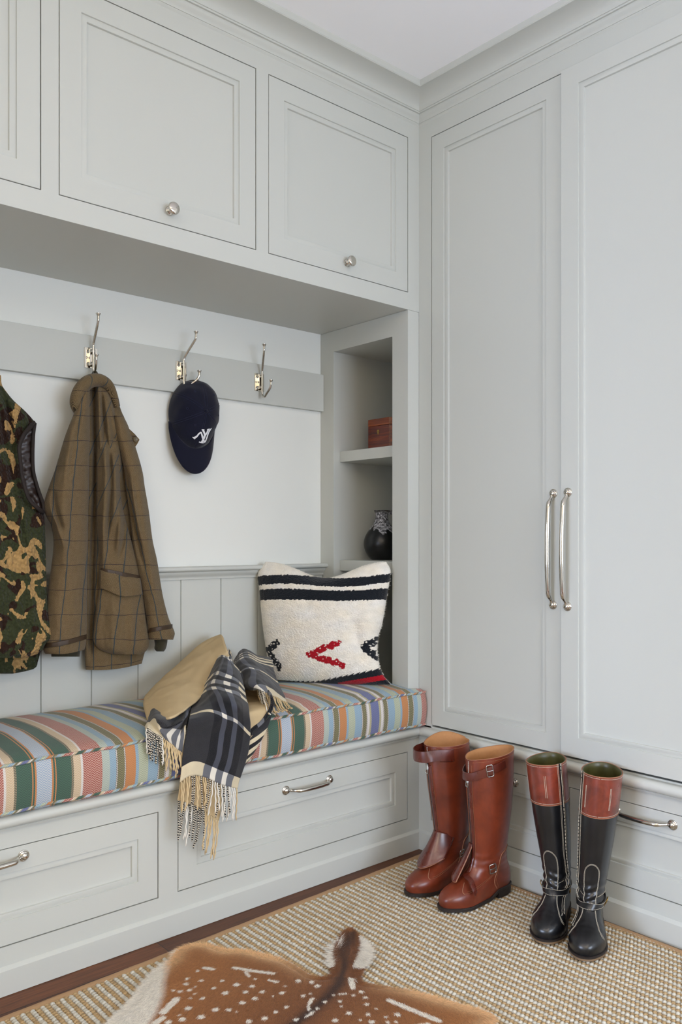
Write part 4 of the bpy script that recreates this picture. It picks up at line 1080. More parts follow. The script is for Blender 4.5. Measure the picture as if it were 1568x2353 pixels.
def fringe(G, row, n, length, kinds, seed, drift=(0, 0, 0), out=(0, -1, 0), spread=.004):
    rg = random.Random(seed); mb = MB(); R_ = G[row]; m = len(R_)
    for k in range(n):
        f = (k+.5)/n*(m-1); i = int(f); p = R_[i].lerp(R_[min(i+1, m-1)], f-i)
        L = length*rg.uniform(.85, 1.12); a = kinds(k/n, rg)
        sx, sy = rg.gauss(0, spread), rg.gauss(0, spread)*.5
        o_ = Vector(out)
        pts = [p, p+Vector((sx*.3, sy*.2, -L*.3))+o_*.002, p+Vector((sx+drift[0]*.5, sy, -L*.65))+o_*.003, p+Vector((sx*1.8+drift[0], sy*1.3, -L))+o_*.002]
        q = spline(pts, 14)
        mb.tube([Vector(x)+Vector((.0011*math.sin(j*1.7+k), .0011*math.cos(j*1.7+k), 0)) for j, x in enumerate(q)], [.0021]*12+[.0024, .0012], 7, mi=a)
    return mb
FM = [M['twistcam'], M['twistwhi'], M['twistbw']]
fringe(main, -1, 26, .092, lambda a, r: 0 if a < .42 and r.random() < .85 else (0 if a > .94 else r.choice([2, 2, 1])), 1, (-.004, 0, 0)).build('fringe', FM, th_, smooth=180)
fringe(under, -1, 22, .105, lambda a, r: r.choice([2, 1, 2]) if a < .55 else 0, 2, (-.008, 0, 0)).build('fringe', FM, th_, smooth=180)
fringe(left, -1, 28, .075, lambda a, r: 0 if a < .55 else r.choice([2, 1, 2]), 3, (.004, 0, 0)).build('fringe', FM, th_, smooth=180)
def fringe_lay(G, row, n, length, kinds, seed, dvec):
    """strands lying on the cushion"""
    rg = random.Random(seed); mb = MB(); R_ = G[row]; m = len(R_)
    for k in range(n):
        f = (k+.5)/n*(m-1); i = int(f); p = R_[i].lerp(R_[min(i+1, m-1)], f-i); L = length*rg.uniform(.8, 1.1)
        d = (Vector(dvec)+Vector((rg.gauss(0, .12), rg.gauss(0, .12), 0))).normalized()*L; ze = ZT+.012
        q = spline([p, p+d*.35+Vector((0, 0, (ze-p.z)*.55)), p+d*.7+Vector((0, 0, (ze-p.z)*.95)), p+d+Vector((0, 0, ze-p.z+.001))], 12)
        mb.tube([Vector(x)+Vector((.001*math.sin(j*1.7+k), .001*math.cos(j*1.7+k), 0)) for j, x in enumerate(q)], [.0021]*10+[.0024, .0012], 7, mi=kinds(k/n, rg))
    return mb
fringe_lay(right, -1, 20, .062, lambda a, r: 0 if a > .3 else r.choice([0, 2, 1]), 4, (-.2, -1, 0)).build('fringe', FM, th_, smooth=180)
# ================================================================ RUG
def rug():
    rg = np.random.RandomState(4)
    xs = np.concatenate([np.arange(-2.35, -1.66, .004), np.arange(-1.66, -.0455, .0019)]); ys = np.concatenate([-np.arange(.0, 1.12, .0019), -np.arange(1.12, 1.95, .004)])
    X, Y = np.meshgrid(xs, ys, indexing='ij')
    px, py = .0122, .0116
    cx = X/px+.25*np.sin(Y*9)*.25; c = np.floor(cx).astype(int); lx = cx-c-.5
    cream = (c % 2) == 0
    ry = Y/py+np.where(cream, 0, .5)+.18*np.sin(X*13+Y*3); r = np.floor(ry).astype(int); ly = ry-r-.5
    K = rg.rand(400, 700); k1 = K[np.abs(c) % 400, np.abs(r) % 700]; k2 = rg.rand(400, 700)[np.abs(c) % 400, np.abs(r) % 700]
    q = 1-(np.abs(lx)/.56)**2.4-(np.abs(ly)/.515)**2.2
    h = np.sqrt(np.clip(q, 0, 1))
    amp = np.where(cream, .0070, .0060)*(.8+.4*k1)
    Z = .0055+h*amp
    yy = Y-.084+(X+.0276)*.033          # rug lies very slightly askew to the bench
    # colour of the yarns: ivory wool, golden jute, darker brown in the low gaps between the knots
    v = (.92+.16*k2)[..., None]
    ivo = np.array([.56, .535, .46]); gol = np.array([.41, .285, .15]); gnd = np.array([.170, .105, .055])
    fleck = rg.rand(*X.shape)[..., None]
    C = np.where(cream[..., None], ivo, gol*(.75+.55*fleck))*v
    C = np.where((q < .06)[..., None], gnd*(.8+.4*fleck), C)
    me = D.meshes.new('pile'); n, m = X.shape
    co = np.stack([X, yy, Z], -1).reshape(-1, 3)
    idx = np.arange(n*m).reshape(n, m); f = np.stack([idx[:-1, :-1], idx[:-1, 1:], idx[1:, 1:], idx[1:, :-1]], -1).reshape(-1, 4)
    me.vertices.add(n*m); me.vertices.foreach_set('co', co.astype(np.float32).ravel())
    me.loops.add(f.size); me.loops.foreach_set('vertex_index', f.ravel().astype(np.int32))
    me.polygons.add(len(f)); me.polygons.foreach_set('loop_start', np.arange(0, f.size, 4, dtype=np.int32)); me.polygons.foreach_set('loop_total', np.full(len(f), 4, np.int32))
    me.update(); me.validate()
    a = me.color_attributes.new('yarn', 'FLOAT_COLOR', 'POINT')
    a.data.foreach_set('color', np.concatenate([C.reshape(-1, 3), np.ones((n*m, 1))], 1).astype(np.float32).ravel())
    me.polygons.foreach_set('use_smooth', np.ones(len(f), bool))
    if me.polygons[len(me.polygons)//2].normal.z < 0: me.flip_normals()
    t = NT('woven_wool_jute'); nn = t.noise(t.coord(), 900, 3, .7)
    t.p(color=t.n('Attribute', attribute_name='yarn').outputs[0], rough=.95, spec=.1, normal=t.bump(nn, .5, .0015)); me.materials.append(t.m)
    root = thing('woven_rug', 'ivory and tan chunky woven rug with a tan bound edge covering the floor', 'rug', (-1.2, -1, 0))
    finish(me, 'pile', root, smooth=180)
    bm_ = plain('tan_binding_cloth', (170, 136, 100), .9, bump=.4, scale=500)
    m_ = MB()
    def strip(pts, nrm):
        rr = []
        for p in pts: 
            p = Vector(p); rr.append([p+nrm*.0135+Vector((0, 0, -.0)), p+nrm*.0125+Vector((0, 0, .0075)), p+nrm*.007+Vector((0, 0, .0105)), p-nrm*.004+Vector((0, 0, .0105)), p-nrm*.0125+Vector((0, 0, .0075)), p-nrm*.0135])
        m_.rings(rr)
    strip([(x, -.072+(x+.0276)*.033+.0006*math.sin(x*60), .0005) for x in np.linspace(-2.35, -.032, 160)], Vector((0, 1, 0)))
    strip([(-.039+.0005*math.sin(y*50), y, .0005) for y in np.linspace(-.073, -2.05, 140)], Vector((1, 0, 0)))
    m_.build('binding', bm_, root, smooth=60)
    b = MB(); b.box((-2.35, -2.03, .0008), (-.04, -.16, .004)); b.build('backing', M['dark'], root, smooth=0)
rug()

# ================================================================ SPOTTED DEER HIDE
def hide():
    root = thing('deer_hide', 'chestnut deer hide with white spots and a white edged tail lying on the woven rug', 'hide', (-1.0, -.6, .012))
    Zr = .0165
    ol = [(215, 2392), (262, 2356), (285, 2332), (318, 2300), (345, 2262), (378, 2228), (402, 2210), (415, 2190), (445, 2177), (480, 2177), (515, 2189), (560, 2190), (605, 2200), (650, 2212), (690, 2234), (715, 2250), (745, 2253), (762, 2246), (768, 2236),
          (766, 2222), (772, 2200), (784, 2168), (797, 2142), (806, 2140), (814, 2150), (824, 2170), (838, 2190), (832, 2218), (820, 2242), (826, 2262), (860, 2270), (905, 2277), (960, 2288), (1010, 2303), (1060, 2317), (1108, 2331), (1126, 2342), (1116, 2360), (1085, 2385), (1000, 2425), (850, 2452), (600, 2456), (380, 2444), (235, 2418)]
    P = [atz(u, v, Zr) for u, v in ol]; poly = np.array([(p.x, p.y) for p in spline([tuple(p) for p in P], 320, closed=True) for p in [Vector(p)]])
    def inside(pts):
        x, y = pts[:, 0], pts[:, 1]; r = np.zeros(len(pts), bool)
        for (x0, y0), (x1, y1) in zip(poly, np.roll(poly, -1, 0)):
            c = ((y0 > y) != (y1 > y)); 
            if y1 != y0: r ^= c & (x < (x1-x0)*(y-y0)/(y1-y0)+x0)
        return r
    def edist(pts):
        d = np.full(len(pts), 9.); near = np.zeros((len(pts), 2))
        for (x0, y0), (x1, y1) in zip(poly, np.roll(poly, -1, 0)):
            a = np.array((x0, y0)); b = np.array((x1, y1))-a; t = np.clip(((pts-a)@b)/max(b@b, 1e-12), 0, 1); q = a+t[:, None]*b; e = np.hypot(*(pts-q).T)
            k = e < d; d[k] = e[k]; near[k] = q[k]
        return d, near
    def W2(u, v): p = atz(u, v, Zr+.008); return np.array((p.x, p.y))
    z5 = lambda x, y: (250+x/3.136, 2120+y/3.136); z6 = lambda x, y: (700+x/3.136, 2100+y/3.136)
    spots = []  # (centre, along, radius) in world metres
    def sp(p, r, q=None): a = W2(*p); b = W2(*q) if q else a; spots.append((a, b, r))
    for x, y, r in ((655, 352, 5), (580, 405, 5), (570, 440, 7), (678, 417, 6), (590, 483, 7), (525, 492, 6), (478, 483, 5), (768, 472, 6), (830, 420, 6), (930, 448, 9), (850, 510, 9), (1042, 460, 7), (995, 503, 7), (1115, 500, 7), (1062, 548, 7.5), (970, 578, 8),
                    (1065, 405, 4), (1375, 418, 6.5), (1255, 508, 7), (1505, 455, 6), (1470, 425, 5), (685, 545, 7), (585, 612, 9), (780, 627, 8.5), (870, 628, 7), (675, 675, 9), (540, 692, 9), (440, 712, 9), (1285, 605, 6), (1210, 640, 6), (1130, 685, 8), (1015, 705, 8), (1405, 528, 6), (1445, 612, 4), (1505, 615, 5), (1355, 695, 6), (635, 460, 4), (630, 510, 4), (600, 540, 4), (925, 640, 3), (1190, 530, 3), (520, 660, 4), (1280, 460, 4)):
        sp(z5(x, y), r*.00062*1.05)
    for a, b, r in (((700, 330), (765, 340), 6), ((915, 325), (1195, 366), 6.5), ((1165, 415), (1222, 430), 5), ((500, 545), (405, 640), 10), ((400, 680), (345, 720), 9), ((1478, 545), (1445, 590), 3), ((1475, 640), (1425, 675), 4), ((1000, 355), (1020, 385), 5)): sp(z5(*a), r*.00065, z5(*b))
    for x, y, r in ((97, 515, 6), (45, 575, 4), (95, 680, 5), (150, 632, 6), (255, 630, 6), (265, 665, 4), (320, 712, 8), (220, 763, 8), (445, 650, 6), (405, 560, 6), (435, 605, 6), (350, 588, 6), (455, 720, 7), (510, 680, 4), (480, 772, 8), (595, 775, 6), (580, 735, 5), (665, 720, 8), (400, 760, 4), (655, 772, 5), (210, 585, 4)): sp(z6(x, y), r*.00062)
    for a, b, r in (((605, 622), (960, 765), 8), ((250, 580), (295, 575), 4), ((60, 605), (35, 640), 4), ((15, 735), (60, 710), 4), ((30, 665), (35, 690), 4), ((880, 790), (800, 800), 7), ((330, 460), (345, 530), 6)): sp(z6(*a), r*.00062, z6(*b))
    r2 = random.Random(5)
    for _k in range(46): sp((r2.uniform(330, 1050), r2.uniform(2362, 2440)), r2.uniform(5, 8.5)*.00062)
    spine = [W2(*p) for p in ((806, 2142), (797, 2190), (790, 2228), (778, 2262), (752, 2292), (712, 2325), (672, 2356), (600, 2440))]
    white_l = [W2(*p) for p in ((408, 2196), (400, 2216), (392, 2250), (388, 2285), (372, 2325), (350, 2360), (300, 2420))]
    def pdist(pts, pl):
        d = np.full(len(pts), 9.); par = np.zeros(len(pts)); side = np.zeros(len(pts)); L = 0
        for a, b in zip(pl, pl[1:]):
            v = b-a; t = np.clip(((pts-a)@v)/(v@v), 0, 1); q = a+t[:, None]*v; e = np.hypot(*(pts-q).T); k = e < d
            d[k] = e[k]; par[k] = (L+t)[k]; side[k] = ((pts-a)@np.array((-v[1], v[0])))[k]; L += 1
        return d, par, side
    tailc = W2(797, 2185)
    def colour(pts, rg, jit=True):
        n = len(pts); ed, _ = edist(pts); j = rg.randn(n, 2)*.0016 if jit else np.zeros((n, 2)); q = pts+j
        ds, par, _s = pdist(q, spine); dw, _p, side = pdist(q, white_l)
        core, mid, pale = np.array(lin((130, 78, 36))[:3]), np.array(lin((178, 118, 64))[:3]), np.array(lin((226, 184, 134))[:3])
        k = np.clip(ds/.33, 0, 1)[:, None]; c = core*(1-k)+mid*k
        ke = np.exp(-(ed/.028)**2)[:, None]*np.clip((ds-.05)/.15, 0, 1)[:, None]; c = c*(1-ke)+pale*ke
        ks = (np.exp(-(ds/np.where(par < 2.5, .008, .017))**2)*np.where(par < 1.6, .8, .85))[:, None]; c = c*(1-ks)+np.array(lin((50, 28, 17))[:3])*ks
        wht = np.array(lin((244, 237, 224))[:3])
        # tail: white hair along both edges
        dt = np.hypot(*(q-tailc).T); tl = (dt < .085) & (par < 2.2) & (ds > .021); c[tl] = wht
        sgn = np.sign(np.mean(pdist(np.array([W2(330, 2300)]), white_l)[2])); wl = (side*sgn > 0)
        f = np.where(wl, np.clip(dw/.018, 0, 1), 0)[:, None]; c = c*(1-f)+wht*f
        for a, b, r in spots:
            v = b-a; L = v@v; t = np.clip(((q-a)@v)/L, 0, 1) if L > 1e-12 else np.zeros(n); e = np.hypot(*(q-(a+t[:, None]*v)).T); c[e < r*(1.45)] = wht
        return c
    def height(pts, ed):
        w = np.array([noise.noise((x*5, y*5, 3)) for x, y in pts])
        return Zr+.002+np.clip(ed/.02, 0, 1)*.006+.006*np.clip(w+.2, 0, 1)*np.clip(ed/.05, 0, 1)
    g = .006; x0, y0 = poly.min(0); x1, y1 = poly.max(0)
    gx_, gy_ = np.arange(x0, x1, g), np.arange(y0, y1, g); A, B = np.meshgrid(gx_, gy_, indexing='ij'); pts = np.stack([A.ravel(), B.ravel()], 1); ins = inside(pts)
    ed, _ = edist(pts); hz = height(pts, ed); n, m = A.shape; sel = ins.reshape(n, m); keep = sel[:-1, :-1] & sel[1:, :-1] & sel[1:, 1:] & sel[:-1, 1:]
    idm = -np.ones(n*m, int); fs = []; used = []
    for i, j in zip(*np.nonzero(keep)):
        f = []
        for a, b in ((i, j), (i+1, j), (i+1, j+1), (i, j+1)):
            k = a*m+b
            if idm[k] < 0: idm[k] = len(used); used.append(k)
            f.append(idm[k])
        fs.append(f)
    used = np.array(used); me = D.meshes.new('skin'); me.from_pydata([(pts[k, 0], pts[k, 1], hz[k]) for k in used], [], fs)
    rg = np.random.RandomState(8); c = colour(pts[used], rg)
    at2 = me.color_attributes.new('fur', 'FLOAT_COLOR', 'POINT'); at2.data.foreach_set('color', np.concatenate([c, np.ones((len(c), 1))], 1).astype(np.float32).ravel())
    t = NT('deer_fur'); t.p(color=t.n('Attribute', attribute_name='fur').outputs[0], rough=.6, spec=.25, sheen=.1); M['fur'] = t.m
    me.materials.append(t.m); ob = finish(me, 'skin', root, smooth=180); ob.modifiers.new('s', 'SOLIDIFY').thickness = .003
    # hair strands, lying nearly flat
    N = 210000; cand = rg.rand(int(N*2.2), 2)*np.array((x1-x0, y1-y0))+np.array((x0, y0))
    dcam = np.hypot(cand[:, 0]-x0, 0); cand = cand[inside(cand)]
    cand = cand[:N]
    # extra long hair along the border and on the tail
    bi = rg.randint(0, len(poly), 16000); bp = poly[bi]+rg.randn(16000, 2)*.0035
    root_p = np.concatenate([cand, bp]); n = len(root_p); ed, near = edist(root_p); c = colour(root_p, rg)*(.70+.60*rg.rand(n, 1))
    edge = np.arange(n) >= len(cand)
    flow = root_p-tailc; flow /= np.linalg.norm(flow, axis=1)[:, None]; flow = flow*.7+np.array((-.45, -.75))*.8
    cen = poly.mean(0); out = np.where(edge[:, None], root_p-(cen*.6+tailc*.4), near-root_p); out /= np.linalg.norm(out, axis=1)[:, None]+1e-9
    dt = np.hypot(*(root_p-tailc).T); ntail = np.exp(-(dt/.06)**2)[:, None]
    flow = flow*(1-ntail)+np.where(True, (near-root_p)/(np.linalg.norm(near-root_p, axis=1)[:, None]+1e-9)*.5+np.array((-.25, -.5))*.6, 0)*ntail
    ke = np.exp(-(ed/.012)**2)[:, None]; d = flow*(1-ke*.75)+out*ke*1.1+rg.randn(n, 2)*.15; d /= np.linalg.norm(d, axis=1)[:, None]
    L = (.0085+.0045*rg.rand(n))*(1+.75*ke[:, 0]*rg.rand(n)+1.9*ntail[:, 0]*rg.rand(n)); 
    dwl, _q, sd = pdist(root_p, white_l); isw = c.mean(1) > .5; L *= np.where(isw & (ed < .05), 1.5, 1)
    hz = height(root_p, ed); rise = np.sin(np.radians(9+11*rg.rand(n)))
    wv = np.stack([-d[:, 1], d[:, 0]], 1)*(.00028+.00022*rg.rand(n))[:, None]
    p0 = np.concatenate([root_p, hz[:, None]], 1); d3 = np.concatenate([d, rise[:, None]], 1); w3 = np.concatenate([wv, np.zeros((n, 1))], 1)
    mid = p0+d3*(L*.55)[:, None]; tip = p0+d3*L[:, None]+np.array((0, 0, -1))*(L*rise*.55)[:, None]
    V = np.stack([p0-w3, p0+w3, mid-w3*.8, mid+w3*.8, tip], 1).reshape(-1, 3); k = np.arange(n)*5
    F3 = np.stack([k+2, k+3, k+4], 1); F4 = np.stack([k, k+1, k+3, k+2], 1)
    me = D.meshes.new('fur'); me.vertices.add(len(V)); me.vertices.foreach_set('co', V.astype(np.float32).ravel())
    li = np.concatenate([F4.ravel(), F3.ravel()]); me.loops.add(len(li)); me.loops.foreach_set('vertex_index', li.astype(np.int32))
    me.polygons.add(2*n); me.polygons.foreach_set('loop_start', np.concatenate([np.arange(n)*4, 4*n+np.arange(n)*3]).astype(np.int32)); me.polygons.foreach_set('loop_total', np.concatenate([np.full(n, 4), np.full(n, 3)]).astype(np.int32))
    me.update(); me.validate()
    at3 = me.color_attributes.new('fur', 'FLOAT_COLOR', 'POINT'); cc = np.repeat(np.concatenate([c, np.ones((n, 1))], 1), 5, 0); at3.data.foreach_set('color', cc.astype(np.float32).ravel())
    me.materials.append(M['fur']); o = finish(me, 'fur', root, smooth=180); o['kind'] = 'stuff'
hide()

# ================================================================ RIDING BOOTS
def leather(name, c0, c1, rough=.33, coat=.22, sc=1.0):
    t = NT(name); co = t.coord(); n = t.noise(co, 9*sc, 4, .6, .5); n2 = t.noise(t.scale(co, 1, 1, .35), 34*sc, 5, .65); n3 = t.noise(co, 420, 3)
    c = t.mix(t.ramp(n, [(.32, 0), (.68, 1)]), lin(c0), lin(c1)); c = t.mix(t.ramp(n2, [(.5, 0), (.85, .45)]), c, lin(c0))
    r = t.math('MULTIPLY_ADD', n2, .22, rough-.08)
    return t.p(color=c, rough=r, coat=coat, coatr=.22, spec=.5, normal=t.bump(t.math('ADD', n2, t.math('MULTIPLY', n3, .25)), .12, .003))
M['tan'] = leather('cognac_leather', (92, 37, 20), (130, 56, 31))
M['oxb'] = leather('oxblood_leather', (72, 28, 20), (104, 44, 30), .26, .5)
M['cuffl'] = leather('chestnut_cuff_leather', (92, 36, 24), (142, 62, 42), .28, .4, 1.6)
M['blk'] = leather('black_leather', (12, 12, 14), (24, 24, 27), .30, .35)
M['sole'] = plain('dark_stacked_sole', (38, 30, 26), .55, bump=.3, scale=200)
M['welt'] = plain('worn_tan_sole_edge', (122, 98, 72), .8, bump=.3, scale=200)
M['linbrown'] = plain('tan_hide_lining', (176, 124, 76), .7, bump=.2, scale=120, var=.1)
M['linolive'] = leather('olive_leather_lining', (60, 58, 26), (84, 80, 40), .38, .1, 1.5)
M['threadt'] = plain('tan_thread', (150, 96, 66), .8); M['threadw'] = plain('cream_thread', (206, 196, 176), .8)
M['edge'] = plain('raw_leather_edge', (158, 108, 80), .8)
TH = [.010, .024, .036, .046, .054, .061, .068, .077, .088, .102, .118, .136, .160, .200, .270, .340, .410, .480]
TF = [.271, .274, .272, .264, .250, .232, .213, .193, .176, .162, .153, .149, .147, .149, .155, .161, .163, .163]
TB = [.004, .000, .000, .000, .001, .002, .003, .006, .010, .014, .017, .019, .019, .014, .005, -.001, -.003, -.002]
TW = [.030, .032, .033, .034, .035, .036, .0365, .037, .0375, .038, .039, .040, .043, .047, .053, .057, .059, .060]
_hh = list(np.linspace(.010, .480, 260))
TF, TB, TW = [[float(pchip(TH, T_, h)) for h in _hh] for T_ in (TF, TB, TW)]; TH = _hh
WS, WFv = [0, .10, .28, .45, .70, .84, .93, 1], [.034, .036, .034, .034, .0465, .0480, .046, .044]
_kx = [.01, .03, .045, .055, .065, .08, .12]; _kt = [float(pchip(_kx, [1, 1.03, 1.0, .96, .91, .85, .8], h)) for h in _hh]
KP = lambda h: np.interp(h, _hh, _kt)
class Boot:
    def __init__(s, name, label, loc, ang, lean, H=.470, mir=1, rim=None, wid=1.0, cat='boot', group=None, sx=1.0, wr=1.0, fw=1.1):
        s.o = Vector(loc); s.c, s.s = math.cos(ang), math.sin(ang); s.lean = lean; s.H = H; s.mir = mir; s.rim = rim or (lambda a: 0); s.wid = wid; s.sx = sx; s.wr = wr; s.fw = fw
        s.root = thing(name, label, cat, loc, group)
    def W(s, x, y, z): y *= s.mir; return s.o+Vector((x*s.c-y*s.s, x*s.s+y*s.c, z))
    def loc2(s, th, h):
        a = R(th); hh = min(max(h, TH[0]), TH[-1])
        f = np.interp(hh, TH, TF); b = np.interp(hh, TH, TB); w = np.interp(hh, TH, TW)*s.wid
        lam = sstep(.055, .115, hh); ca, sa = math.cos(a), math.sin(a)
        x = (f+b)/2+(f-b)/2*(abs(ca)**(.86+.14*lam)*(1 if ca > 0 else -1)); sn = min(max((x+.004)/.276, 0), 1)
        k = KP(hh)
        y = (abs(sa)**(.80+.2*lam)*(1 if sa > 0 else -1))*((1-lam)*np.interp(sn, WS, WFv)*(1+(s.fw-1)*sstep(.3, .7, sn))*k+lam*w)
        y += .006*(1-lam)*sstep(.5, 1, sn)                       # toes turn in a little
        z = h+.018*(1-sstep(.24, .46, sn))*(1-sstep(0, .16, h))+.004*sstep(.72, 1.0, sn)*(1-sstep(.02, .12, h))
        z += s.rim(th)*sstep(.33, s.H, h)
        # soft wrinkles at the ankle and across the vamp
        wr = .0022*math.exp(-((h-.125)/.035)**2)*math.sin(h*260+2*math.sin(a*2))+.0016*math.exp(-((x-.2)/.03)**2)*(1-sstep(.05, .09, h))*math.sin(x*330)*(ca > 0)
        lx = float(pchip([0, .12, .3, s.H], [0, 0]+[s.lean[0]*.5, s.lean[0]], max(h, 0))); ly = float(pchip([0, .12, .3, s.H], [0, 0]+[s.lean[1]*.5, s.lean[1]], max(h, 0)))
        return (x+wr*ca*s.wr)*s.sx+lx, y+wr*sa*s.wr+ly, z
    def S(s, th, h, off=0.):
        x, y, z = s.loc2(th, h)
        if off:
            xa, ya, za = s.loc2(th+2, h); xb, yb_, zb_ = s.loc2(th, h+.003); xc, yc, zc = s.loc2(th-2, h); xd, yd, zd = s.loc2(th, h-.003)
            n = Vector((xa-xc, ya-yc, za-zc)).cross(Vector((xb-xd, yb_-yd, zb_-zd)))
            if n.length > 0: n.normalize(); x += n.x*off; y += n.y*off; z += n.z*off
        return s.W(x, y, z)
    def shell(s, h0, h1, off, n=72, m=80, dense=False):
        mb = MB(); hs = [h0+(h1-h0)*i/m for i in range(m+1)]
        if dense: hs = list(np.concatenate([np.linspace(.010, .085, 46), np.linspace(.087, .16, 22), np.linspace(.165, h1, 36)]))
        mb.rings([[s.S(360*j/n, h, off) for j in range(n)] for h in hs], cap0=dense, cap1=False, flip=s.mir < 0); return mb
    def sole(s, mat_sole, mat_welt):
        n = 80
        def ring(off, zf): 
            r = []
            for j in range(n):
                x, y, z = s.loc2(360*j/n, .022); cx_, cy_ = .135, .003; dx, dy = x-cx_, y-cy_; L = math.hypot(dx, dy); x += dx/L*off; y += dy/L*off
                sn = min(max((x+.004)/.276, 0), 1); r.append(s.W(x, y, zf(sn)))
            return r
        bot = lambda sn: .019*(1-sstep(.26, .44, sn))+.0005+.004*sstep(.75, 1, sn)
        mb = MB(); mb.rings([ring(-.004, bot), ring(.0035, lambda q: bot(q)+.0005), ring(.0045, lambda q: bot(q)+.004), ring(.0040, lambda q: bot(q)+.0062), ring(-.006, lambda q: bot(q)+.0068)], flip=s.mir < 0)
        mb.build('sole', mat_welt, s.root, smooth=50)
        mb = MB(); mb.rings([ring(.0005, lambda q: bot(q)+.0055), ring(.0048, lambda q: bot(q)+.0068), ring(.0050, lambda q: bot(q)+.0098), ring(.0030, lambda q: bot(q)+.0108), ring(-.004, lambda q: bot(q)+.011)], flip=s.mir < 0)
        mb.build('welt', mat_sole, s.root, smooth=50)
        mb = MB(); P = []
        for j in range(41):
            th = 108+144*j/40; x, y, z = s.loc2(th, .022); dx, dy = x-.06, y-.002; L = math.hypot(dx, dy); P.append((min(x+dx/L*.0025, .078), y+dy/L*.0025))
        mb.rings([[s.W(x*.97+.001, y*.96, .0) for x, y in P], [s.W(x, y, .010) for x, y in P], [s.W(x, y, .0198) for x, y in P]], flip=s.mir < 0)
        mb.build('heel', mat_sole, s.root, smooth=40)
    def path(s, pts, n=40, off=.0008): 
        P = spline([(a, h*600, 0) for a, h in pts], n); return [s.S(p[0], p[1]/600, off) for p in P]
    def seam(s, name, pts, mat, r=.0007, n=40, off=.0006):
        mb = MB(); mb.tube(s.path(pts, n, off), r, 6); return mb.build(name, mat, s.root, smooth=180)
    def stitches(s, name, pts, mat, r=.0006, step=.0042, off=.0006):
        P = [Vector(p) for p in s.path(pts, 160, off)]; mb = MB(); acc = 0; cur = [P[0]]
        for a, b in zip(P, P[1:]):
            acc += (b-a).length; cur.append(b)
            if acc > step*.68:
                if len(cur) > 1: mb.tube(cur, r, 5)
                cur = [b]; acc = -step*.32
            if acc < 0: cur = [b]
        o = mb.build(name, mat, s.root, smooth=180); return o
    def strap(s, name, pts, w, mat, th=.0022, n=50, off=.003, parent=None):
        """pts (theta, h, offset)"""
        P = spline([(a, h*600, o*3000) for a, h, o in pts], n); rr = []
        C0 = [s.S(p[0], p[1]/600, p[2]/3000) for p in P]
        for i, p in enumerate(P):
            c = C0[i]; t = (C0[min(i+1, n-1)]-C0[max(i-1, 0)]).normalized(); nr = (c-s.S(p[0], p[1]/600, p[2]/3000-.004)).normalized(); nr = (nr-t*nr.dot(t)).normalized(); u = t.cross(nr)
            rr.append([c+u*(w/2)-nr*th*.4, c+u*(w/2*.96)+nr*th*.4, c+u*(w*.2)+nr*th*.6, c-u*(w*.2)+nr*th*.6, c-u*(w/2*.96)+nr*th*.4, c-u*(w/2)-nr*th*.4])
        mb = MB(); mb.rings(rr); return mb.build(name, mat, parent or s.root, smooth=50)
    def buckle(s, th, h, w, hh, mat, off=.005, rot=0, r=.0013):
        c = s.S(th, h, off); n = (s.S(th, h, off+.01)-c).normalized(); e = s.S(th+4, h, off)-s.S(th-4, h, off); e = (e-n*e.dot(n)).normalized(); f = n.cross(e)
        e2 = e*math.cos(rot)+f*math.sin(rot); f2 = -e*math.sin(rot)+f*math.cos(rot)
        q = [(-1, -.8), (-1, .8), (-.8, 1), (.8, 1), (1, .8), (1, -.8), (.8, -1), (-.8, -1), (-1, -.8)]
        mb = MB(); mb.tube([c+e2*(x*w/2)+f2*(y*hh/2) for x, y in q], r, 8); b = mb.build('buckle', mat, s.root, smooth=60)
        mb = MB(); mb.tube([c-e2*(w/2)+n*.0008, c+n*.0022, c+e2*(w/2)+n*.001], r*.7, 6); mb.build('pin', mat, b, smooth=60); return b
    def patch(s, name, ths, hs, f, mat, n=30, m=36, th=.0028):
        """sheet following the leather; f(a, b) -> (theta, h, off) for a,b in 0..1"""
        G = [[s.S(*f(j/m, i/n)) for j in range(m+1)] for i in range(n+1)]; mb = MB(); mb.rings(G, closed=False, flip=s.mir < 0)
        o = mb.build(name, mat, s.root, smooth=180); k = o.modifiers.new('s', 'SOLIDIFY'); k.thickness = th; k.offset = 0; return o
    def lining(s, mat, depth=.30):
        mb = MB(); n = 64; hs = np.linspace(s.H, s.H-depth, 20); rr = [[s.S(360*j/n, s.H, 0) for j in range(n)], [s.S(360*j/n, s.H, -.0012)+Vector((0, 0, .0012)) for j in range(n)]]+[[s.S(360*j/n, h, -.0030+.0012*math.sin(j*.7+h*40)*(h < s.H-.02)) for j in range(n)] for h in hs]
        mb.rings(rr, cap0=False, cap1=True, flip=s.mir > 0); return mb.build('lining', mat, s.root, smooth=80)

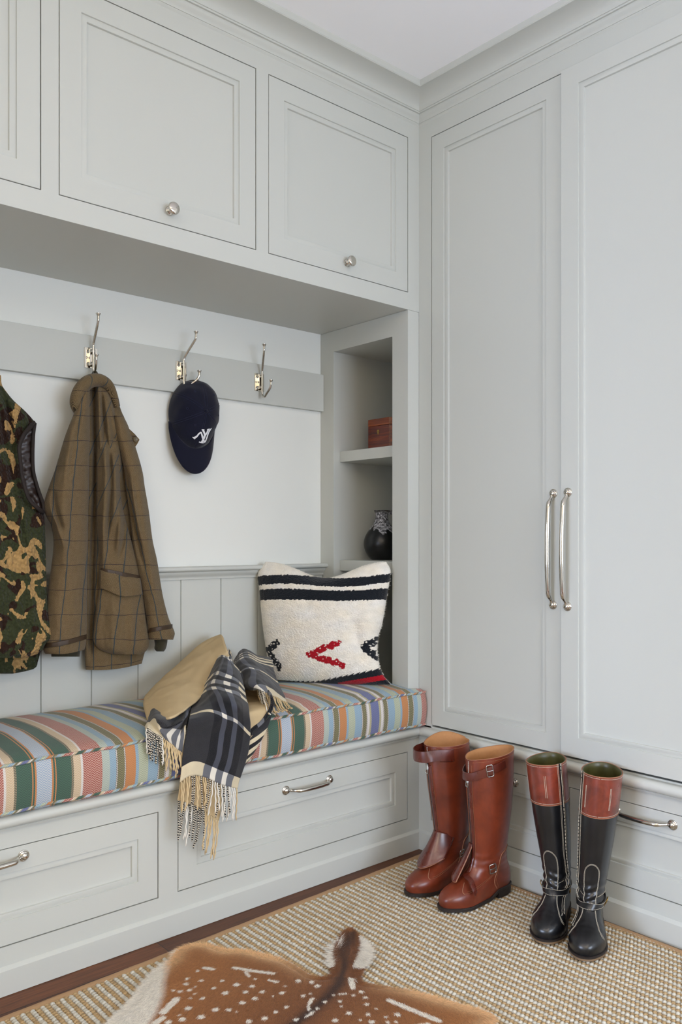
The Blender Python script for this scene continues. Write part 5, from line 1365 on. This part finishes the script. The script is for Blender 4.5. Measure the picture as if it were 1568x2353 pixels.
def brown_boot(label, loc, ang, lean, loose, rim):
    b = Boot('riding_boot', label, loc, ang, lean, H=.455, rim=rim, group='brown boots', sx=1.07, wr=.25)
    b.shell(.01, b.H, 0, dense=True).build('shaft', M['tan'], b.root, smooth=60)
    b.sole(M['sole'], M['sole']); b.lining(M['linbrown'])
    b.seam('rim_edge', [(a, b.H+.0006) for a in range(0, 361, 12)], M['edge'], .0011, 90, .0004)
    b.stitches('stitching', [(a, b.H-.008) for a in range(14, 340, 12)], M['threadt'])
    zt = -6
    # front zip with its leather facing, stitched seam beside it
    b.patch('zip_facing', 0, 0, lambda a, q: (zt+3+15*a+2*math.sin(q*16)*a*0, .095+(.395-.095)*q, .0020+.0022*math.sin(math.pi*a)*abs(math.sin(q*19))), M['oxb'], 60, 8, .0022)
    b.seam('zip_gap', [(zt+.6, .10), (zt, .2), (zt, .3), (zt+1, .40)], M['dark'], .0026, 40, .0006)
    b.seam('zip_edge', [(zt-3.5, .10), (zt-3.5, .2), (zt-3, .3), (zt-2, .41)], M['edge'], .0013, 40, .0016)
    b.stitches('stitching', [(zt+20, .115), (zt+19, .25), (zt+18, .38), (zt+16, .44)], M['threadt'])
    mb = MB()
    for k in range(16): 
        h = .398+k*.0034; c = b.S(zt+2, h, .001); mb.lathe([(0, 0), (.0016, 0), (.0016, .006), (0, .006)], c, (.6, -.7, .0), 6)
    mb.build('zip_teeth', M['steel'], b.root, smooth=30)
    c = b.S(zt+3, .383, .006); n = (b.S(zt+3, .383, .016)-c).normalized(); e = Vector((0, 0, 1)).cross(n).normalized()
    mb = MB(); q = [(0, .014), (.004, .011), (.0055, -.012), (.0045, -.0165), (-.0045, -.0165), (-.0055, -.012), (-.004, .011), (0, .014)]
    mb.tube([c+e*x+Vector((0, 0, y)) for x, y in q], .0015, 8); mb.obox(c+Vector((0, 0, .006)), e, n, (0, 0, 1), .0042, .001, .010); mb.build('zip_pull', M['steel'], b.root, smooth=50)
    # counter seam and vamp strap stitching
    b.seam('counter_seam', [(112, .018), (106, .045), (101, .08), (100, .115), (105, .138), (122, .150), (150, .158), (180, .162)], M['edge'], .0012, 60, .0006)
    b.seam('counter_seam', [(-112, .018), (-106, .045), (-101, .08), (-100, .115), (-105, .138), (-122, .150), (-150, .158), (-180, .162)], M['edge'], .0012, 60, .0006)
    b.stitches('stitching', [(116, .018), (110, .045), (105, .08), (104, .112), (109, .132), (126, .144), (180, .155)], M['threadt'])
    b.stitches('stitching', [(99, .085), (78, .066), (58, .058), (49, .0565)], M['threadt']); b.stitches('stitching', [(98, .077), (78, .060), (58, .0535), (48, .0525)], M['threadt'])
    b.seam('vamp_seam', [(18, .074), (30, .064), (42, .0555), (49, .0520)], M['edge'], .0012, 30, .0008)
    # turned-down instep flap: one smooth curved piece of leather standing off the instep
    def flap(a, q):
        t = -1+2*a if loose else -1+1.16*a
        k = abs(t)
        xc = (.150+.068*q**1.15)*1.07+.004; zc = .182-.104*q
        W_ = (.037+.016*q)
        x = xc-.056*k**2.3-.010*k*q; y = W_*t*(1-.08*k); z = zc+.030*q*k**2+(-.016)*(1-q)*k**3
        lx = x+b.lean[0]*0; return b.W(lx, y, z)
    def sheet(name, f, n, m, mat, th):
        mb = MB(); mb.rings([[f(j/m, i/n) for j in range(m+1)] for i in range(n+1)], closed=False, flip=True)
        o = mb.build(name, mat, b.root, smooth=180); k = o.modifiers.new('s', 'SOLIDIFY'); k.thickness = th; k.offset = 0
    sheet('instep_flap', flap, 24, 32, M['oxb'], .0032)
    mb = MB(); mb.tube([flap(0, 1-i/12) for i in range(12)]+[flap(a/30, 0) for a in range(1)], .0012, 6); mb.tube([flap(a/40, 1.0) for a in range(41)]+([] if loose else [flap(1, 1-i/14) for i in range(1, 14)]), .0016, 6); mb.build('flap_edge', M['edge'], b.root, smooth=180)
    if loose:
        b.patch('strap_base', 0, 0, lambda a, q: (38+34*a, .408+.040*q, .0028), M['oxb'], 12, 20, .0028)
        b.strap('top_strap', [(64, .428, .0045), (40, .430, .006), (22, .428, .014), (8, .424, .028), (-10, .424, .040), (-24, .428, .038), (-36, .432, .026), (-44, .434, .010), (-50, .434, .004)], .036, M['oxb'], .003, 70)
        b.buckle(96, .10, .019, .026, M['steel'], .005)
        b.strap('flap_strap', [(-30, .088, .010), (-44, .098, .014), (-60, .112, .010)], .014, M['oxb'], .0026, 20)
    else:
        b.strap('top_strap', [(-64, .412, .003), (-40, .408, .006), (-14, .402, .012), (14, .402, .008), (40, .412, .0065), (62, .422, .0070), (92, .432, .0072)], .026, M['oxb'], .0030, 70)
        b.buckle(56, .4205, .020, .036, M['steel'], .0092, .12, .0018)
        b.buckle(78, .104, .024, .029, M['steel'], .0055, .1, .0018)
        b.strap('flap_strap', [(8, .086, .013), (24, .078, .018), (40, .070, .022), (56, .058, .022), (66, .049, .017)], .017, M['oxb'], .0030, 40)
    return b
brown_boot('brown leather riding boot with loose strap loop, farther left of the brown pair', (-.068, -.306, .0125), R(176), (-.004, -.032), True, lambda t: .020*math.exp(-((((t+180) % 360)-180+115)/50)**2)+.002)
brown_boot('brown leather riding boot with buckled top strap, in front of its pair', (-.070, -.469, .0125), R(172), (.0, .002), False, lambda t: .016*math.exp(-((t-165)/75)**2)-.008*math.exp(-((((t+180) % 360)-180+10)/40)**2))

def black_boot(label, loc, ang, lean, mir, bucks):
    b = Boot('riding_boot', label, loc, ang, lean, H=.470, mir=mir, wid=.93, rim=lambda t: .012*math.exp(-((t-180)/70)**2)+.006*math.cos(R(t-20)), group='black boots')
    b.shell(.01, b.H-.1, 0, dense=True).build('shaft', M['blk'], b.root, smooth=60)
    hc = b.H-.112
    cu_ = b.shell(hc, b.H, .0016, 72, 16); cu_.build('cuff', M['cuffl'], b.root, smooth=60)
    b.lining(M['linolive']); b.sole(M['sole'], M['welt'])
    b.seam('rim_edge', [(a, b.H+.0004) for a in range(0, 361, 12)], M['edge'], .0015, 90, .0012)
    b.seam('cuff_edge', [(a, hc) for a in range(0, 361, 12)], M['edge'], .0011, 90, .0016)
    b.stitches('stitching', [(a, hc+.0045) for a in range(0, 361, 12)], M['threadw'], .0005, .0036, .0018); b.stitches('stitching', [(a, b.H-.0045) for a in range(0, 361, 12)], M['threadw'], .0005, .0036, .0018)
    z = 62
    zp = [(z, b.H+.003), (z, .40), (z-1, .30), (z-2, .22), (z+4, .17), (z+10, .14), (z+4, .10), (z-6, .06)]
    b.strap('zip_tape', [(a, h, .0022) for a, h in zp], .011, M['blk'], .0024, 90)
    b.stitches('zip_teeth', [(a, h) for a, h in zp], M['threadw'], .0011, .0085, .0040)
    for dd in (-9.5, -6.2, 6.2): b.stitches('stitching', [(a+dd, h) for a, h in zp], M['threadw'], .00045, .0034, .0022)
    # pull-tab stitching on the cuff
    for dd in (12, 16) if mir > 0 else (-34, -31): b.stitches('stitching', [(dd, hc+.022), (dd, hc+.082)], M['threadw'], .0006, .0034, .0022)
    for dd in (-70, -67) if mir > 0 else (38, 40): b.stitches('stitching', [(dd, hc+.022), (dd, hc+.082)], M['threadw'], .0006, .0034, .0022)
    # tongue piece and vamp curves in double stitching
    for e in (0, 2.6):
        b.stitches('stitching', [(-62+e, .040), (-52+e, .050), (-38+e, .066), (-30+e, .082), (-27+e, .11), (-29+e, .16), (-27+e, .20), (-14+e*.6, .218-e*.0007), (0, .223-e*.0009), (14-e*.6, .218-e*.0007), (27-e, .20), (29-e, .16), (27-e, .11), (30-e, .082), (38-e, .066), (52-e, .050), (62-e, .040)], M['threadw'], .00042, .0036, .0007)
    b.stitches('stitching', [(30, .128), (45, .130), (56, .132)], M['threadw'], .0005, .0036, .0007); b.stitches('stitching', [(-30, .128), (-60, .130), (-100, .132)], M['threadw'], .0005, .0036, .0007)
    # ankle strap
    b.strap('ankle_strap', [(a, .098+.010*math.cos(R(a-180))*-1*.6, .0040) for a in range(-180, 181, 15)], .0165, M['blk'], .0026, 110)
    for e in (-.0065, .0065): b.stitches('stitching', [(a, .098-.006*math.cos(R(a-180))+e) for a in range(-110, 111, 15)], M['threadw'], .00045, .0036, .0058)
    b.buckle(bucks, .101, .018, .026, M['brass'], .0075)
    c = b.S(-88 if bucks > 0 else 88, .096, .006); mb = MB(); n = (b.S(-88 if bucks > 0 else 88, .096, .016)-c).normalized(); e = n.cross(Vector((0, 0, 1)))
    mb.tube([c+e*(.009*math.cos(2*math.pi*k/16))+Vector((0, 0, .011*math.sin(2*math.pi*k/16))) for k in range(17)], .0014, 7); mb.build('strap_ring', M['brass'], b.root, smooth=60)
    b.strap('strap_end', [(bucks+10*(1 if bucks > 0 else -1), .100, .006), (bucks+24*(1 if bucks > 0 else -1), .092, .012), (bucks+38*(1 if bucks > 0 else -1), .074, .016)], .013, M['blk'], .0026, 24)
    return b
black_boot('black riding boot with brown cuff whose stitched zip shows, left one of the black pair', (-.047, -.664, .0125), R(200), (.004, -.034), 1, -78)
black_boot('black riding boot with brown cuff and brass ankle buckle, right one of the black pair', (-.0548, -.7716, .0125), R(208), (.006, -.030), -1, -84)
